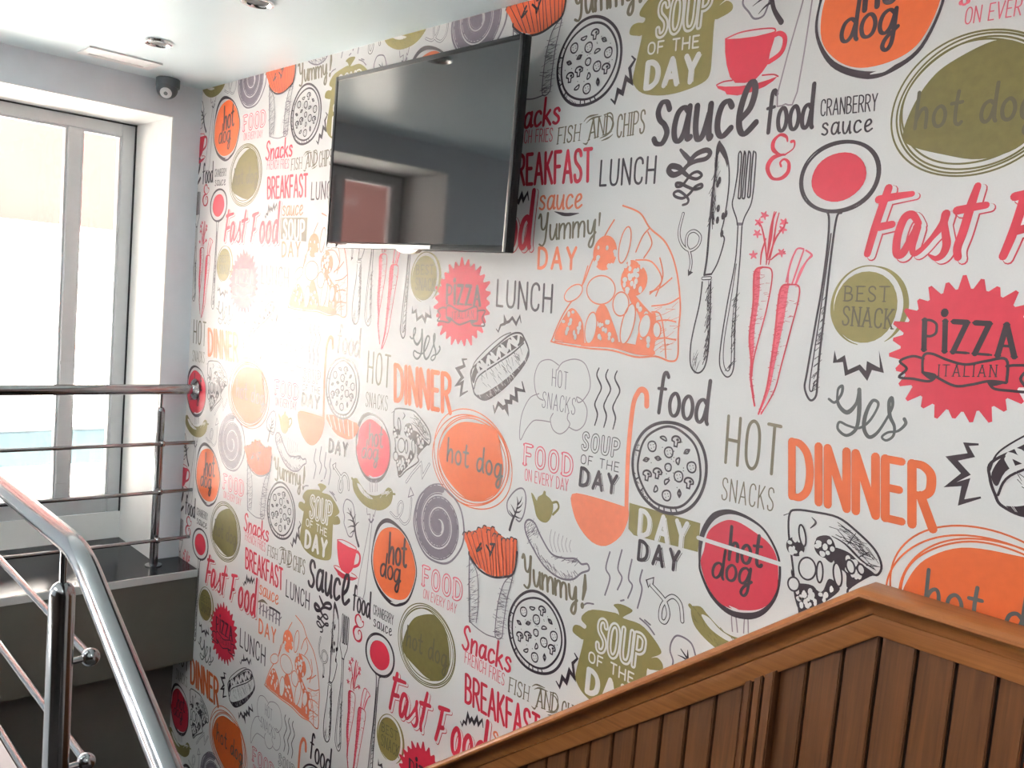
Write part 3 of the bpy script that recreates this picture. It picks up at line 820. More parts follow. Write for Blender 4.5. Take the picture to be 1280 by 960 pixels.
def m_carrots():
    z = lambda pts: Z(920, 240, 3.425, pts)
    for L, R, top in (([(115, 322), (80, 345), (74, 480), (58, 620), (65, 720), (63, 800), (80, 915)], [(115, 322), (150, 330), (154, 380), (132, 500), (100, 620), (75, 720), (68, 790)], 0),
                      ([(230, 396), (190, 420), (168, 600), (152, 720), (130, 850), (97, 950)], [(230, 396), (270, 405), (266, 470), (232, 600), (195, 740), (165, 850), (108, 950)], 1)):
        l, r = z(L), z(R)
        stroke('red', l, .004, 1); stroke('red', r, .003, 1)
        ls, rs = smooth(l), smooth(r)
        n = min(len(ls), len(rs)); band = []
        for i in range(n):
            q = ls[int(i * (len(ls) - 1) / (n - 1))]; s = rs[int(i * (len(rs) - 1) / (n - 1))]
            f = .45 if top else .36
            band.append((q[0] + (s[0] - q[0]) * f * (1 - .3 * i / n), q[1] + (s[1] - q[1]) * f))
        A.poly('pink', ls + band[::-1], 0)
        A.cur[-1] = A.cur[-1]
        area_ = ls + rs[::-1]
        hatch('red', ls + band[::-1], 90, .009, .3, .0028, 1)
        hatch('red', area_, 34, .010, .2, .002, 1)
    for s in ([(130, 310), (140, 230), (150, 150), (165, 85)], [(140, 310), (160, 220), (172, 140), (185, 90)], [(132, 300), (125, 220), (110, 150), (95, 130)], [(138, 290), (170, 200), (205, 150), (215, 120)],
              [(130, 300), (150, 200), (160, 120), (172, 86)], [(150, 290), (180, 265), (210, 255)], [(105, 310), (110, 260), (128, 200)]):
        stroke('red', z(s), .0042, 0, taper=[.6, 1, .6])
    for c in ((92, 178), (98, 130), (200, 160), (195, 260), (75, 270), (122, 100), (205, 130)):
        for k in range(5):
            a = k * 1.26 + c[0]
            stroke('pink', z([c, (c[0] + 17 * math.cos(a), c[1] + 17 * math.sin(a))]), .007, 0, False, taper=[1, .4])
    for s in ([(222, 392), (228, 330), (258, 248), (290, 244)], [(240, 395), (262, 330), (290, 250)], [(255, 395), (280, 330), (325, 268)], [(215, 385), (235, 300), (255, 255)], [(258, 392), (300, 300), (326, 272), (300, 250)]):
        stroke('pink', z(s), .0035, 0)
    A.flush()

def rings(P, rot, ink_, seeds, w=.0032):
    xs = [p[0] for p in P]; zs = [p[1] for p in P]
    c = ((max(xs) + min(xs)) / 2, (max(zs) + min(zs)) / 2)
    rx, rz = (max(xs) - min(xs)) / 2, (max(zs) - min(zs)) / 2
    rr = random.Random(seeds)
    for k in range(4):
        g = 1.06 + .06 * k
        stroke(ink_, ell((c[0] + rr.uniform(-.05, .05) * rx, c[1] + rr.uniform(-.05, .05) * rz), rx * g, rz * g, rot + rr.uniform(-.15, .15), n=40, wob=.008, seed=seeds + k), w, 0, closed=True, n=2)

def m_blobs():
    z = lambda pts: Z(400, 460, 5.333, pts)
    # the oval is read in two repeats: left half here
    P = z([(795, 600), (805, 520), (850, 425), (940, 362), (1060, 370), (1170, 410), (1210, 560), (1222, 700), (1180, 830), (1050, 890), (950, 852), (840, 725)])
    cx = sum(p[0] for p in P) / len(P); cz = sum(p[1] for p in P) / len(P)
    fill('orange', P, 1)
    rings(P, -.1, 'orange', 5)
    text('hot dog', LOW, **quad((559, 576), (627, 598), (560, 547)), w=.1, ink_='slate', layer=2, gap=.14); A.flush()
    # green oval
    P = [W(*p) for p in ((503, 808), (507, 791), (514, 777), (523, 770), (541, 768), (552, 778), (558, 791), (562, 817), (560, 840), (550, 851), (535, 848), (520, 834), (507, 819))]
    cx = sum(p[0] for p in P) / len(P); cz = sum(p[1] for p in P) / len(P)
    fill('moss', P, 1); rings(P, .12, 'moss', 9)
    b = lambda x, y: sh(W(x, y), 0 - 1 + 0, 1)
    q = quad((1143, 161), (1296, 146), (1147, 116)); q = {k: sh(v, 0, 0) for k, v in q.items()}
    A.flush()
    text('hot dog', LOW, **q, w=.1, ink_='murk', layer=2, gap=.14); A.flush()
    # best snack
    c = W(1081, 384); r1, r2 = rad(1081, 384, 40, 45)
    A.poly('olive', ell(c, r1, r2, wob=.012, seed=2), 0)
    stroke('olive', ell((c[0] + .008, c[1] + .002), r1 * 1.11, r2 * 1.11, a0=-1.0, a1=1.5), .010, 0, taper=[.1, 1, .9, .2], n=2)
    stroke('olive', ell((c[0] + .002, c[1] + .003), r1 * 1.09, r2 * 1.11, a0=1.2, a1=4.6), .0035, 0, taper=[.4, 1, 2, .4], n=2)
    text('BEST', CAPS, **quad((1056, 376), (1110, 377), (1057, 358)), w=.1, ink_='murk', layer=2, gap=.3, serif=True)
    text('SNACK', CAPS, **quad((1053, 406), (1115, 411), (1055, 383)), w=.09, ink_='murk', layer=2, gap=.24, serif=True); A.flush()

def hotdog_disc(fillp, outp, words, ink_):
    fill(ink_, fillp, 1)
    cx = sum(p[0] for p in outp) / len(outp); cz = sum(p[1] for p in outp) / len(outp)
    n = len(outp)
    stroke('dark', outp, .009, 0, closed=True, taper=[.5, 1.3, 1.5, .8, .5, .5, .6, .9, 1.5, 1.2, .7, .5])
    for t, q in words: text(t, LOW, **q, w=.115, ink_='dark', layer=2, gap=.08, contrast=.3)
def m_discs():
    hotdog_disc([W(*p) for p in ((468, 684), (475.6, 665), (487, 659), (500, 663), (511, 680), (518, 701), (519, 721), (511, 744), (500, 750), (485, 745), (474, 731), (467, 710))],
                [W(*p) for p in ((466, 684), (472, 661), (481, 651), (492.5, 654), (507.5, 670), (517.5, 695), (520.5, 720), (511, 749), (498, 756), (486, 751), (472, 732), (465, 706))],
                [('hot', quad((486, 703), (508, 709), (487, 666))), ('dog', quad((475.5, 719), (500, 729), (477, 690)))], 'orange')
    stroke('paper', [W(489, 752.5), W(495, 754), W(500, 753)], .007, 2, taper=[.3, 1, .4]); A.flush()
    hotdog_disc([W(*p) for p in ((876, 705), (880, 688), (886, 664), (905, 651), (922, 652), (945, 666), (962, 680), (971, 697), (973, 720), (970, 740), (957, 758), (935, 763), (905, 757), (886, 735))],
                [W(*p) for p in ((874.5, 702), (877.5, 670), (890, 647.5), (906, 640), (923, 642), (943, 652), (958, 666), (972, 693), (975, 718), (970, 744), (956, 763), (937, 770), (912, 765), (890, 745), (877, 718))],
                [('hot', quad((911, 699), (952, 709), (913, 658))), ('dog', quad((890, 721), (938, 731), (893, 686)))], 'red')
    stroke('paper', [W(912, 757.5), W(922, 763), W(928, 764)], .006, 2, taper=[.3, 1, .4]); A.flush()
    stroke('paper', [W(873, 672), W(988, 709)], .0085, 4, False); A.flush([(0, 0)])

def m_fastfood():
    z = lambda pts: Z(1060, 220, 5.818, pts)
    ss = [([(297, 88), (240, 250), (190, 400), (142, 566)], [1, 1, 1, .9]), ([(225, 172), (340, 150), (468, 130)], [1, .9, .7]), ([(228, 372), (322, 352)], [1, .9]),
          ([(515, 345), (470, 282), (410, 310), (362, 440), (355, 560), (400, 560), (460, 450), (508, 350)], [.8, 1, 1, 1, 1, .8, .6]), ([(505, 370), (470, 500), (480, 565), (540, 530), (620, 440), (690, 350), (712, 278)], [1, 1, .7, .6, .6, .9, 1]),
          ([(715, 275), (702, 340), (712, 430), (718, 500), (690, 570), (640, 600), (592, 576)], [1, .8, .9, 1, .9, .7, .3]), ([(945, 72), (900, 200), (840, 400), (797, 520), (800, 590)], [.8, 1, 1, 1, .9]), ([(795, 252), (900, 230), (1005, 212)], [1, .9, .8])]
    F2 = [([(1286, 150), (1240, 300), (1190, 440), (1128, 585)], [1, 1, 1, .9]), ([(1216, 150), (1300, 130), (1440, 100)], [1, .9, .7]), ([(1216, 400), (1300, 380)], [1, .9])]
    h = lambda x, y: sh(W(x, y), 2, 0)          # read two repeats to the left
    for dxy, wd, nk, la in (((.0085, -.0045), .0185, 'red', 0), ((.0075, -.0035), .0155, 'paper', 1), ((0, 0), .0142, 'red', 2)):
        for s, tp in ss + F2:
            stroke(nk, [add(p, dxy) for p in z(s)], wd, la, taper=tp)
        if la in (0, 1, 2):
            for s in (dict(t='o', bl=h(324.3, 303), br=h(330, 303), tl=h(327, 258)), dict(t='o', bl=h(332.5, 303), br=h(338.3, 303), tl=h(335, 257)), dict(t='d', bl=h(340.5, 303), br=h(347, 302.5), tl=h(343.5, 254))):
                H = math.dist(s['bl'], s['tl'])
                text(s['t'], LOW, s['bl'], s['br'], s['tl'], wd / H, nk, la, shift=dxy)
    A.flush()

def m_yes():
    z = lambda pts: Z(960, 460, 4, pts)
    stroke('slate', z([(305, 155), (335, 172), (368, 130), (372, 90), (350, 110), (352, 180), (395, 222), (440, 180), (457, 112)]), .007, 0, taper=[.7, .7, .8, .6, 1, 1.2, .8, .9])
    stroke('slate', z([(457, 108), (456, 220), (440, 305), (392, 337), (350, 305), (358, 270), (400, 288), (455, 300), (505, 268), (545, 205), (550, 172), (522, 165), (490, 228), (480, 300), (505, 345), (545, 325), (590, 260), (622, 195), (620, 150), (606, 172), (610, 240), (632, 292), (626, 340), (592, 362), (570, 345), (600, 322), (650, 315), (688, 280), (682, 255)]),
           .007, 0, taper=[1.1, 1.2, 1, .8, .7, .6, .7, .6, .9, 1.1, 1, .7, .6, .9, 1, .7, .6, .6, .9]); A.flush()

def m_badge():
    z = lambda pts: Z(1120, 340, 4.8, pts)
    c = z([(405, 470)])[0]; e = z([(45, 400)])[0]
    r = abs(c[0] - e[0]) * 1.03
    pts = []; N = 27
    for i in range(N):
        t = 2 * PI * i / N + .05
        k = 1.17 + .05 * ((i * 7) % 5 - 2) / 2
        for da, q in ((-.42, 1.0), (-.1, k), (.1, k), (.42, 1.0)):
            a = t + da * 2 * PI / N
            pts.append((c[0] + r * q * math.cos(a), c[1] + r * .98 * q * math.sin(a)))
    fill('red', pts, 0, False)
    text('PIZZA', CAPS, **quad((1155, 437), (1268, 446), (1156, 400)), w=.09, ink_='dark', layer=1, heavy=2.0, gap=.3, serif=True)
    A.poly('dark', ell(W(1181, 391), .0065, .0075, n=10), 1)
    for s in ([(160, 600), (165, 505), (215, 490), (310, 528), (420, 555), (540, 535), (662, 525), (665, 660)], [(235, 625), (350, 682), (450, 676), (560, 655), (660, 665)], [(165, 520), (100, 505), (25, 535), (65, 580), (20, 630), (100, 640), (200, 655), (235, 620), (160, 602)], [(665, 565), (720, 560), (800, 570), (748, 640), (790, 715), (680, 712), (590, 700), (555, 660)]):
        stroke('dark', z(s), .0045, 1)
    fill('dark', z([(158, 600), (235, 622), (205, 645), (160, 612)]), 1); fill('dark', z([(555, 658), (640, 655), (650, 668), (580, 685)]), 1)
    text('ITALIAN', CAPS, **quad((1173, 470), (1245, 471), (1174, 456)), w=.1, ink_='dark', layer=1, gap=.4, serif=True)
    A.flush()

def m_slices():
    z = lambda pts: Z(640, 240, 4, pts)
    O = z([(555, 68), (640, 105), (690, 180), (770, 255), (820, 380), (842, 560), (832, 700), (828, 825), (790, 846), (720, 822), (620, 825), (500, 792), (370, 780), (212, 752), (205, 728), (260, 605), (350, 470), (402, 345), (470, 210), (512, 140)])
    stroke('coral', O, .004, 1)
    fill('coral', z([(212, 728), (250, 640), (300, 580), (350, 640), (360, 720), (352, 765), (250, 745)]), 0)
    fill('coral', z([(420, 600), (460, 560), (500, 640), (530, 760), (440, 750), (400, 740)]), 0)
    fill('coral', z([(560, 440), (620, 520), (690, 600), (720, 620), (705, 800), (620, 780), (640, 640), (590, 540)]), 0)
    fill('coral', z([(345, 770), (420, 740), (540, 750), (690, 780), (710, 815), (620, 812), (500, 780)]), 0)
    for cx, cy, rx, ry in ((465, 305, 60, 88), (610, 440, 68, 82), (600, 385, 40, 45)):
        c = z([(cx, cy)])[0]; a = z([(cx + rx, cy)])[0]; b = z([(cx, cy + ry)])[0]
        e = ell(c, abs(a[0] - c[0]), abs(b[1] - c[1]), -.1)
        A.poly('coral', e, 1); dots('paper', e, 9, .006, 2)
    for poly in (z([(250, 640), (300, 590), (345, 640), (340, 730), (250, 720)]), z([(600, 520), (690, 620), (690, 780), (640, 770)]), z([(420, 620), (490, 640), (510, 750), (420, 740)])):
        dots('paper', poly, 14, .0055, 2)
    for cx, cy, rx, ry, ro in ((445, 490, 72, 72, 0), (308, 505, 48, 36, .5), (565, 265, 26, 92, -.15), (545, 560, 40, 60, .1), (580, 660, 30, 105, -.2), (665, 670, 28, 60, -.15), (395, 680, 28, 80, -.1), (725, 690, 20, 40, .2)):
        c = z([(cx, cy)])[0]; a = z([(cx + rx, cy)])[0]; b = z([(cx, cy + ry)])[0]
        e = ell(c, abs(a[0] - c[0]), abs(b[1] - c[1]), ro)
        A.poly('paper', e, 2); stroke('coral', e, .0032, 3, closed=True, n=2)
    for s in ([(690, 180), (655, 220), (620, 300)], [(680, 200), (700, 260), (660, 330)], [(740, 330), (755, 420), (720, 520)], [(620, 340), (700, 350), (750, 440), (690, 510)], [(700, 570), (780, 560), (835, 530)], [(700, 650), (770, 640), (820, 650)], [(690, 500), (740, 480), (800, 430)], [(710, 740), (760, 730), (820, 740)], [(700, 600), (740, 610), (760, 700), (770, 830)], [(215, 745), (380, 765), (560, 775), (700, 808)], [(555, 68), (575, 75)], [(380, 370), (350, 470)]):
        stroke('coral', z(s), .0034, 1)
    hatch('coral', z([(720, 560), (830, 560), (825, 800), (720, 800)]), 26, .03, .4, .0025, 1)
    A.flush()
    # slice drawn in dark ink
    z = lambda pts: Z(960, 640, 3, pts)
    t = lambda x, y: sh(W(x, y), 1, 0)
    O = z([(78, 80), (82, 5), (110, -8), (175, 0), (262, 20), (330, 70), (400, 140), (426, 200), (412, 235), (380, 238), (300, 290)]) + [t(523, 577), t(508, 588), t(499, 596), t(497, 580), t(494, 560)] + z([(100, 270), (92, 190)])
    stroke('dark', O, .0042, 1, closed=True, n=4)
    fill('dark', z([(240, 135), (300, 150), (345, 190), (400, 232), (372, 240), (300, 285), (292, 230), (255, 200)]), 0)
    fill('dark', z([(105, 300), (150, 270), (200, 300), (230, 250), (270, 290), (210, 340), (170, 360), (115, 362)]), 0)
    fill('dark', [t(495, 572), t(505, 570), t(507, 582), t(499, 594)], 0)
    fill('dark', z([(180, 100), (230, 90), (255, 140), (240, 190), (205, 160)]), 0)
    for cx, cy, rr in ((103, 130, 36), (212, 132, 40), (140, 318, 36)):
        c = z([(cx, cy)])[0]; a = z([(cx + rr, cy)])[0]; b = z([(cx, cy + rr)])[0]
        e = ell(c, abs(a[0] - c[0]), abs(b[1] - c[1]))
        A.poly('dark', e, 1); dots('paper', e, 10, .005, 2)
    for cx, cy, rx, ry, ro in ((148, 212, 33, 42, 0), (97, 270, 22, 26, 0), (130, 88, 12, 40, .3), (262, 235, 16, 44, .25), (195, 225, 12, 40, .1), (310, 205, 16, 26, .4), (350, 215, 14, 20, .4)):
        c = z([(cx, cy)])[0]; a = z([(cx + rx, cy)])[0]; b = z([(cx, cy + ry)])[0]
        e = ell(c, abs(a[0] - c[0]), abs(b[1] - c[1]), ro)
        A.poly('paper', e, 2); stroke('dark', e, .0035, 3, closed=True, n=2)
    for poly in (z([(290, 160), (345, 190), (390, 230), (300, 270)]), z([(110, 300), (200, 300), (250, 280), (210, 335), (120, 355)])): dots('paper', poly, 16, .005, 2)
    for s in ([(240, 90), (290, 120), (350, 180), (400, 215)], [(255, 85), (275, 95)], [(165, 20), (180, 40), (160, 60)], [(330, 80), (300, 120)], [(380, 150), (340, 170)], [(415, 205), (370, 200)], [(78, 5), (60, 12)]):
        stroke('dark', z(s), .0045, 1, taper=[.3, 1, .4])
    hatch('dark', z([(265, 40), (330, 90), (400, 160), (410, 210), (380, 200), (320, 130), (260, 80)]), 40, .03, -.4, .0025, 1); A.flush()

def m_hotdog():
    z = lambda pts: Z(560, 380, 6.857, pts)
    stroke('dark', z([(200, 640), (205, 560), (300, 470), (420, 355), (540, 262), (620, 250), (655, 295), (692, 390), (680, 470), (600, 590), (480, 720), (330, 820), (240, 782), (215, 720)]), .0048, 1, closed=True)
    stroke('dark', z([(200, 600), (230, 500), (340, 380), (460, 280), (540, 245)]), .0028, 1)
    fill('dark', z([(205, 615), (250, 510), (350, 430), (480, 320), (585, 268), (650, 295), (640, 335), (540, 405), (400, 500), (262, 582), (222, 680)]), 0)
    wv = []
    for i in range(25):
        f = i / 24; x = 250 + 355 * f; y = 560 - 265 * f
        wv.append((x + 16 * math.cos(i * 2.1) + (20 if i % 2 else -20) * .6, y + (26 if i % 2 else -22)))
    stroke('paper', z(wv), .009, 2)
    stroke('dark', z([(225, 725), (262, 622), (400, 522), (540, 432), (650, 335)]), .004, 1)
    P = z([(330, 818), (480, 720), (600, 590), (680, 470), (690, 390), (655, 480), (560, 585), (440, 685), (300, 770), (250, 780)])
    fill('dark', P, 0)
    hatch('paper', P, 30, .02, -.7, .0022, 1)
    hatch('dark', z([(270, 640), (400, 540), (560, 450), (650, 390), (600, 520), (460, 650), (320, 740)]), 44, .02, -.8, .0025, 1)
    A.flush()
    zig(z([(165, 472), (125, 475), (142, 530), (80, 555), (125, 630), (75, 692), (125, 672), (110, 780), (172, 745)]), .0105); A.flush()
    zig(z([(388, 865), (400, 928), (432, 850), (470, 890), (490, 880), (512, 930), (498, 835), (540, 842), (542, 795), (590, 820), (583, 728), (655, 745), (635, 662)]), .0105); A.flush()
    zig(z([(412, 212), (432, 238), (452, 182), (487, 170), (484, 110), (500, 160), (525, 150), (552, 118), (585, 172), (617, 103), (628, 165)]), .0075); A.flush()

def m_cloud():
    z = lambda pts: Z(640, 430, 7.3875, pts)
    for s in ([(432, 195), (350, 145), (260, 170), (212, 280), (212, 400), (240, 490), (290, 520)], [(250, 458), (165, 500), (95, 640), (72, 800), (80, 885), (130, 790), (195, 712), (260, 705), (355, 720)], [(380, 640), (355, 700), (380, 790), (440, 830), (500, 800), (535, 740), (512, 690), (520, 640)], [(530, 770), (600, 798), (670, 740), (695, 620), (660, 530), (600, 490), (612, 540), (660, 515), (718, 420), (718, 300), (672, 180), (580, 140), (470, 170), (420, 240)]):
        stroke('thin', z(s), .0026, 0)
    text('HOT', CAPS, **quad((690, 482), (709, 487), (691, 461)), w=.05, ink_='grey', gap=.3)
    text('SNACKS', CAPS, **quad((677.5, 509), (718.5, 518.5), (679, 489.5)), w=.05, ink_='grey', gap=.26); A.flush()
    for k in range(3):
        stroke('dark', z([(805 + 83 * k, 222 + 14 * k), (785 + 83 * k, 290 + 14 * k), (826 + 85 * k, 400 + 14 * k), (790 + 84 * k, 490 + 15 * k), (766 + 83 * k, 560 + 15 * k), (790 + 83 * k, 650 + 16 * k), (765 + 84 * k, 750 + 18 * k)]), .0048, 0, taper=[.7, 1, .7, 1, .7])
    A.flush()
    y = lambda pts: Z(640, 640, 4, pts)
    for s in ([(490, 200), (470, 280), (490, 330), (465, 415)], [(550, 190), (530, 280), (550, 330), (528, 388)], [(600, 238), (583, 330), (602, 370), (580, 430)], [(652, 290), (640, 340), (650, 390), (628, 480)]):
        stroke('grey', y(s), .0042, 0)
    A.flush()
    dbl(y([(852, 545), (842, 460), (800, 422), (752, 465), (742, 530), (765, 550), (782, 510), (765, 445), (722, 392), (697, 365)]), .011, .0022)
    fill('dark', y([(668, 338), (712, 324), (708, 365), (692, 362), (682, 382)]), 0, False); fill('paper', y([(677, 341), (707, 331), (703, 358), (690, 358), (684, 372)]), 1, False); A.flush()
    x = lambda pts: Z(420, 570, 7.386, pts)
    dbl(x([(650, 240), (700, 165), (785, 65), (800, 190), (862, 75)]), .009, .002, 'grey', curve=False); A.flush()
    dbl(x([(505, 520), (560, 572), (602, 530), (620, 455), (600, 420), (572, 470), (580, 565), (630, 628), (675, 590), (692, 480), (697, 392)]), .0078, .0018, 'grey')
    stroke('grey', x([(668, 380), (690, 290), (718, 360), (668, 380)]), .003, 1, False); A.flush()

def m_ladle():
    fill('coral', [W(*p) for p in ((715, 617.5), (740, 620.5), (780, 633), (785.5, 636), (785, 650), (776, 670), (757.5, 682.5), (740, 677.5), (725, 660), (716.5, 640))], 0, True, 3)
    stroke('coral', [W(*p) for p in ((783, 640), (785, 572), (791, 510), (797.5, 491), (803, 487), (808, 492), (808.5, 507))], .0125, 0, taper=[.9, .9, 1, 1, 1.1]); A.flush()
    fill('olive', [W(*p) for p in ((787, 628.5), (875.6, 654), (872.5, 690), (792.5, 669), (785.6, 661))], 0, False)
    q = quad((799, 668), (857, 686), (801, 638))
    text('DAY', CAPS, **q, w=.2, ink_='paper', layer=1, gap=.42); text('DAY', CAPS, **q, w=.03, ink_='paper', layer=1, gap=.42, shift=(.0075, -.001)); A.flush([(0, 0)])
    q = quad((798, 699), (847, 713.5), (800, 676))
    text('DAY', CAPS, **q, w=.2, ink_='dark', layer=1, gap=.4); text('DAY', CAPS, **q, w=.035, ink_='dark', layer=1, gap=.4, shift=(.0075, -.001)); A.flush()
    # strip of chips patched in at the same place on the next width
    P = [W(*p) for p in ((408, 518), (446, 529), (444, 545), (438, 549), (430, 548), (418, 540))]
    fill('coral', P, 0, True, 3)
    for k in range(6): stroke('paper', [W(411 + 6 * k, 519.5 + 1.7 * k), W(415 + 5.3 * k, 534 + 2.6 * k)], .006, 1, False)
    A.flush([(0, 0)])

def m_pot_small():
    fill('olive', Z(560, 600, 5.333, [(555, 88), (572, 100), (592, 138), (602, 112), (630, 95), (640, 72), (652, 78), (654, 100), (682, 125), (702, 170), (690, 240), (660, 282), (620, 276), (590, 240), (576, 180)]), 0, True, 3)
    stroke('olive', Z(560, 600, 5.333, [(697, 152), (728, 148), (737, 188), (700, 230)]), .006, 0); A.flush()
    z = lambda pts: Z(560, 600, 5.333, pts)
    o = z([(515, 290), (540, 264), (580, 290), (622, 380), (690, 490), (770, 520), (850, 525), (890, 560), (930, 560), (940, 600), (890, 620), (830, 662), (740, 650), (640, 570), (560, 440), (520, 350)])
    stroke('grey', o, .0048, 1, closed=True)
    hatch('grey', z([(515, 290), (560, 270), (610, 370), (590, 380), (550, 330), (560, 430), (545, 420)]), 34, .02, .9, .003, 1)
    hatch('grey', z([(560, 440), (640, 570), (740, 650), (830, 662), (890, 610), (820, 630), (740, 610), (650, 530), (580, 430)]), 60, .018, -.8, .003, 1)
    hatch('grey', z([(690, 490), (770, 520), (850, 525), (880, 560), (780, 545), (700, 520)]), 26, .018, .5, .003, 1)
    for k in range(6): stroke('thin', z([(690 + 26 * k, 330 + 14 * k), (680 + 26 * k, 400 + 8 * k), (700 + 24 * k, 480)]), .0015, 0)
    A.flush()

def m_sausage():
    z = lambda pts: Z(420, 570, 7.386, pts)
    P = z([(152, 222), (170, 205), (195, 208), (222, 252), (290, 342), (370, 366), (440, 335), (478, 292), (515, 308), (526, 360), (506, 440), (450, 490), (380, 502), (290, 472), (220, 410), (165, 320)])
    fill('olive', P, 0)
    fill('paper', z([(195, 255), (230, 330), (290, 385), (340, 400), (330, 380), (270, 330), (225, 265)]), 1)
    stroke('olive', z([(148, 205), (158, 222)]), .008, 0, False); stroke('olive', z([(520, 350), (545, 352)]), .006, 0, False)
    hatch('paper', z([(420, 350), (480, 310), (500, 340), (450, 380)]), 10, .03, .6, .004, 1)
    hatch('moss', P, 50, .012, -.7, .003, 1)
    for s in ([(318, 330), (315, 240), (330, 232), (338, 330)], [(362, 330), (366, 240), (378, 236), (380, 325)]):
        stroke('thin', z(s), .0028, 0)
    e = sh(W(982, 130), -1, 1)
    e1 = (e[0] - .02, e[1] + .02); e2 = (e[0] + .022, e[1] + .02)
    stroke('thin', z([(285, 480), (290, 540), (315, 600)]) + [e1, e] , .003, 0, n=3)
    stroke('thin', z([(368, 490), (352, 560), (335, 600)]) + [e2, e], .003, 0, n=3)
    stroke('grey', z([(305, 585), (325, 612), (345, 585)]), .006, 0); A.flush()

def m_spiral():
    c = W(548, 656); R = abs(W(560, 711)[1] - c[1]) * .98
    stroke('grey', ell(c, R * 1.03, R, n=44, wob=.015, seed=4), .006, 1, closed=True, n=2)
    def sp(t): return R * (.10 + .84 * t / (5.2 * PI))
    for o, w in ((0, .022), (.5, .004), (-.45, .004)):
        pts = []
        for i in range(90):
            t = 5.2 * PI * i / 89; r = sp(t) + o * .02 * (1 if o else 0) + (R * .075 * o)
            pts.append((c[0] + r * math.cos(-t - 1), c[1] + r * math.sin(-t - 1)))
        stroke('grey', pts, w * (1 if o else 1), 0, curve=False, taper=[1, 1, 1, .9] if o else [1, .9, 1, .8])
    A.poly('grey', ell(c, R * .14, R * .14, n=14), 1)
    for k in range(60):
        t = rnd.uniform(2, 5.2 * PI); r = sp(t) + R * .08
        p = (c[0] + r * math.cos(-t - 1), c[1] + r * math.sin(-t - 1)); q = (c[0] + (r + R * .04) * math.cos(-t - .9), c[1] + (r + R * .04) * math.sin(-t - .9))
        stroke('grey', [p, q], .0035, 1, False)
    A.flush()

for fn in (m_fries, m_yummy, m_pizzas, m_zigs, m_pot, m_leafsprigs, m_cup, m_words, m_flourish, m_cutlery, m_carrots, m_blobs, m_discs, m_fastfood, m_yes, m_badge, m_slices, m_hotdog, m_cloud, m_ladle, m_pot_small, m_sausage, m_spiral):
    fn()

def make_wallpaper():
    me = bpy.data.meshes.new('wall_right')
    me.from_pydata(A.V, [], A.F)
    for i, k in enumerate(A.M): me.polygons[i].material_index = k
    bm = bmesh.new(); bm.from_mesh(me)
    for co, no in (((0.0005, 0, 0), (-1, 0, 0)), ((3.9, 0, 0), (1, 0, 0)), ((0, 0, ZC - .0005), (0, 0, 1)), ((0, 0, -2.2), (0, 0, -1))):
        bmesh.ops.bisect_plane(bm, geom=bm.verts[:] + bm.edges[:] + bm.faces[:], plane_co=co, plane_no=no, clear_outer=True, dist=1e-6)
    for f in bm.faces:
        if f.normal.y > 0: f.normal_flip()
    n0 = len(bm.faces)
    box(bm, XF - .08, XR + .15, 0, .15, -2.3, ZC)
    bm.to_mesh(me); bm.free()
    for k in INK_NAMES: me.materials.append(INKS[k])
    o = bpy.data.objects.new('wall_right', me)
    scene.collection.objects.link(o)
    struct(o)
make_wallpaper()

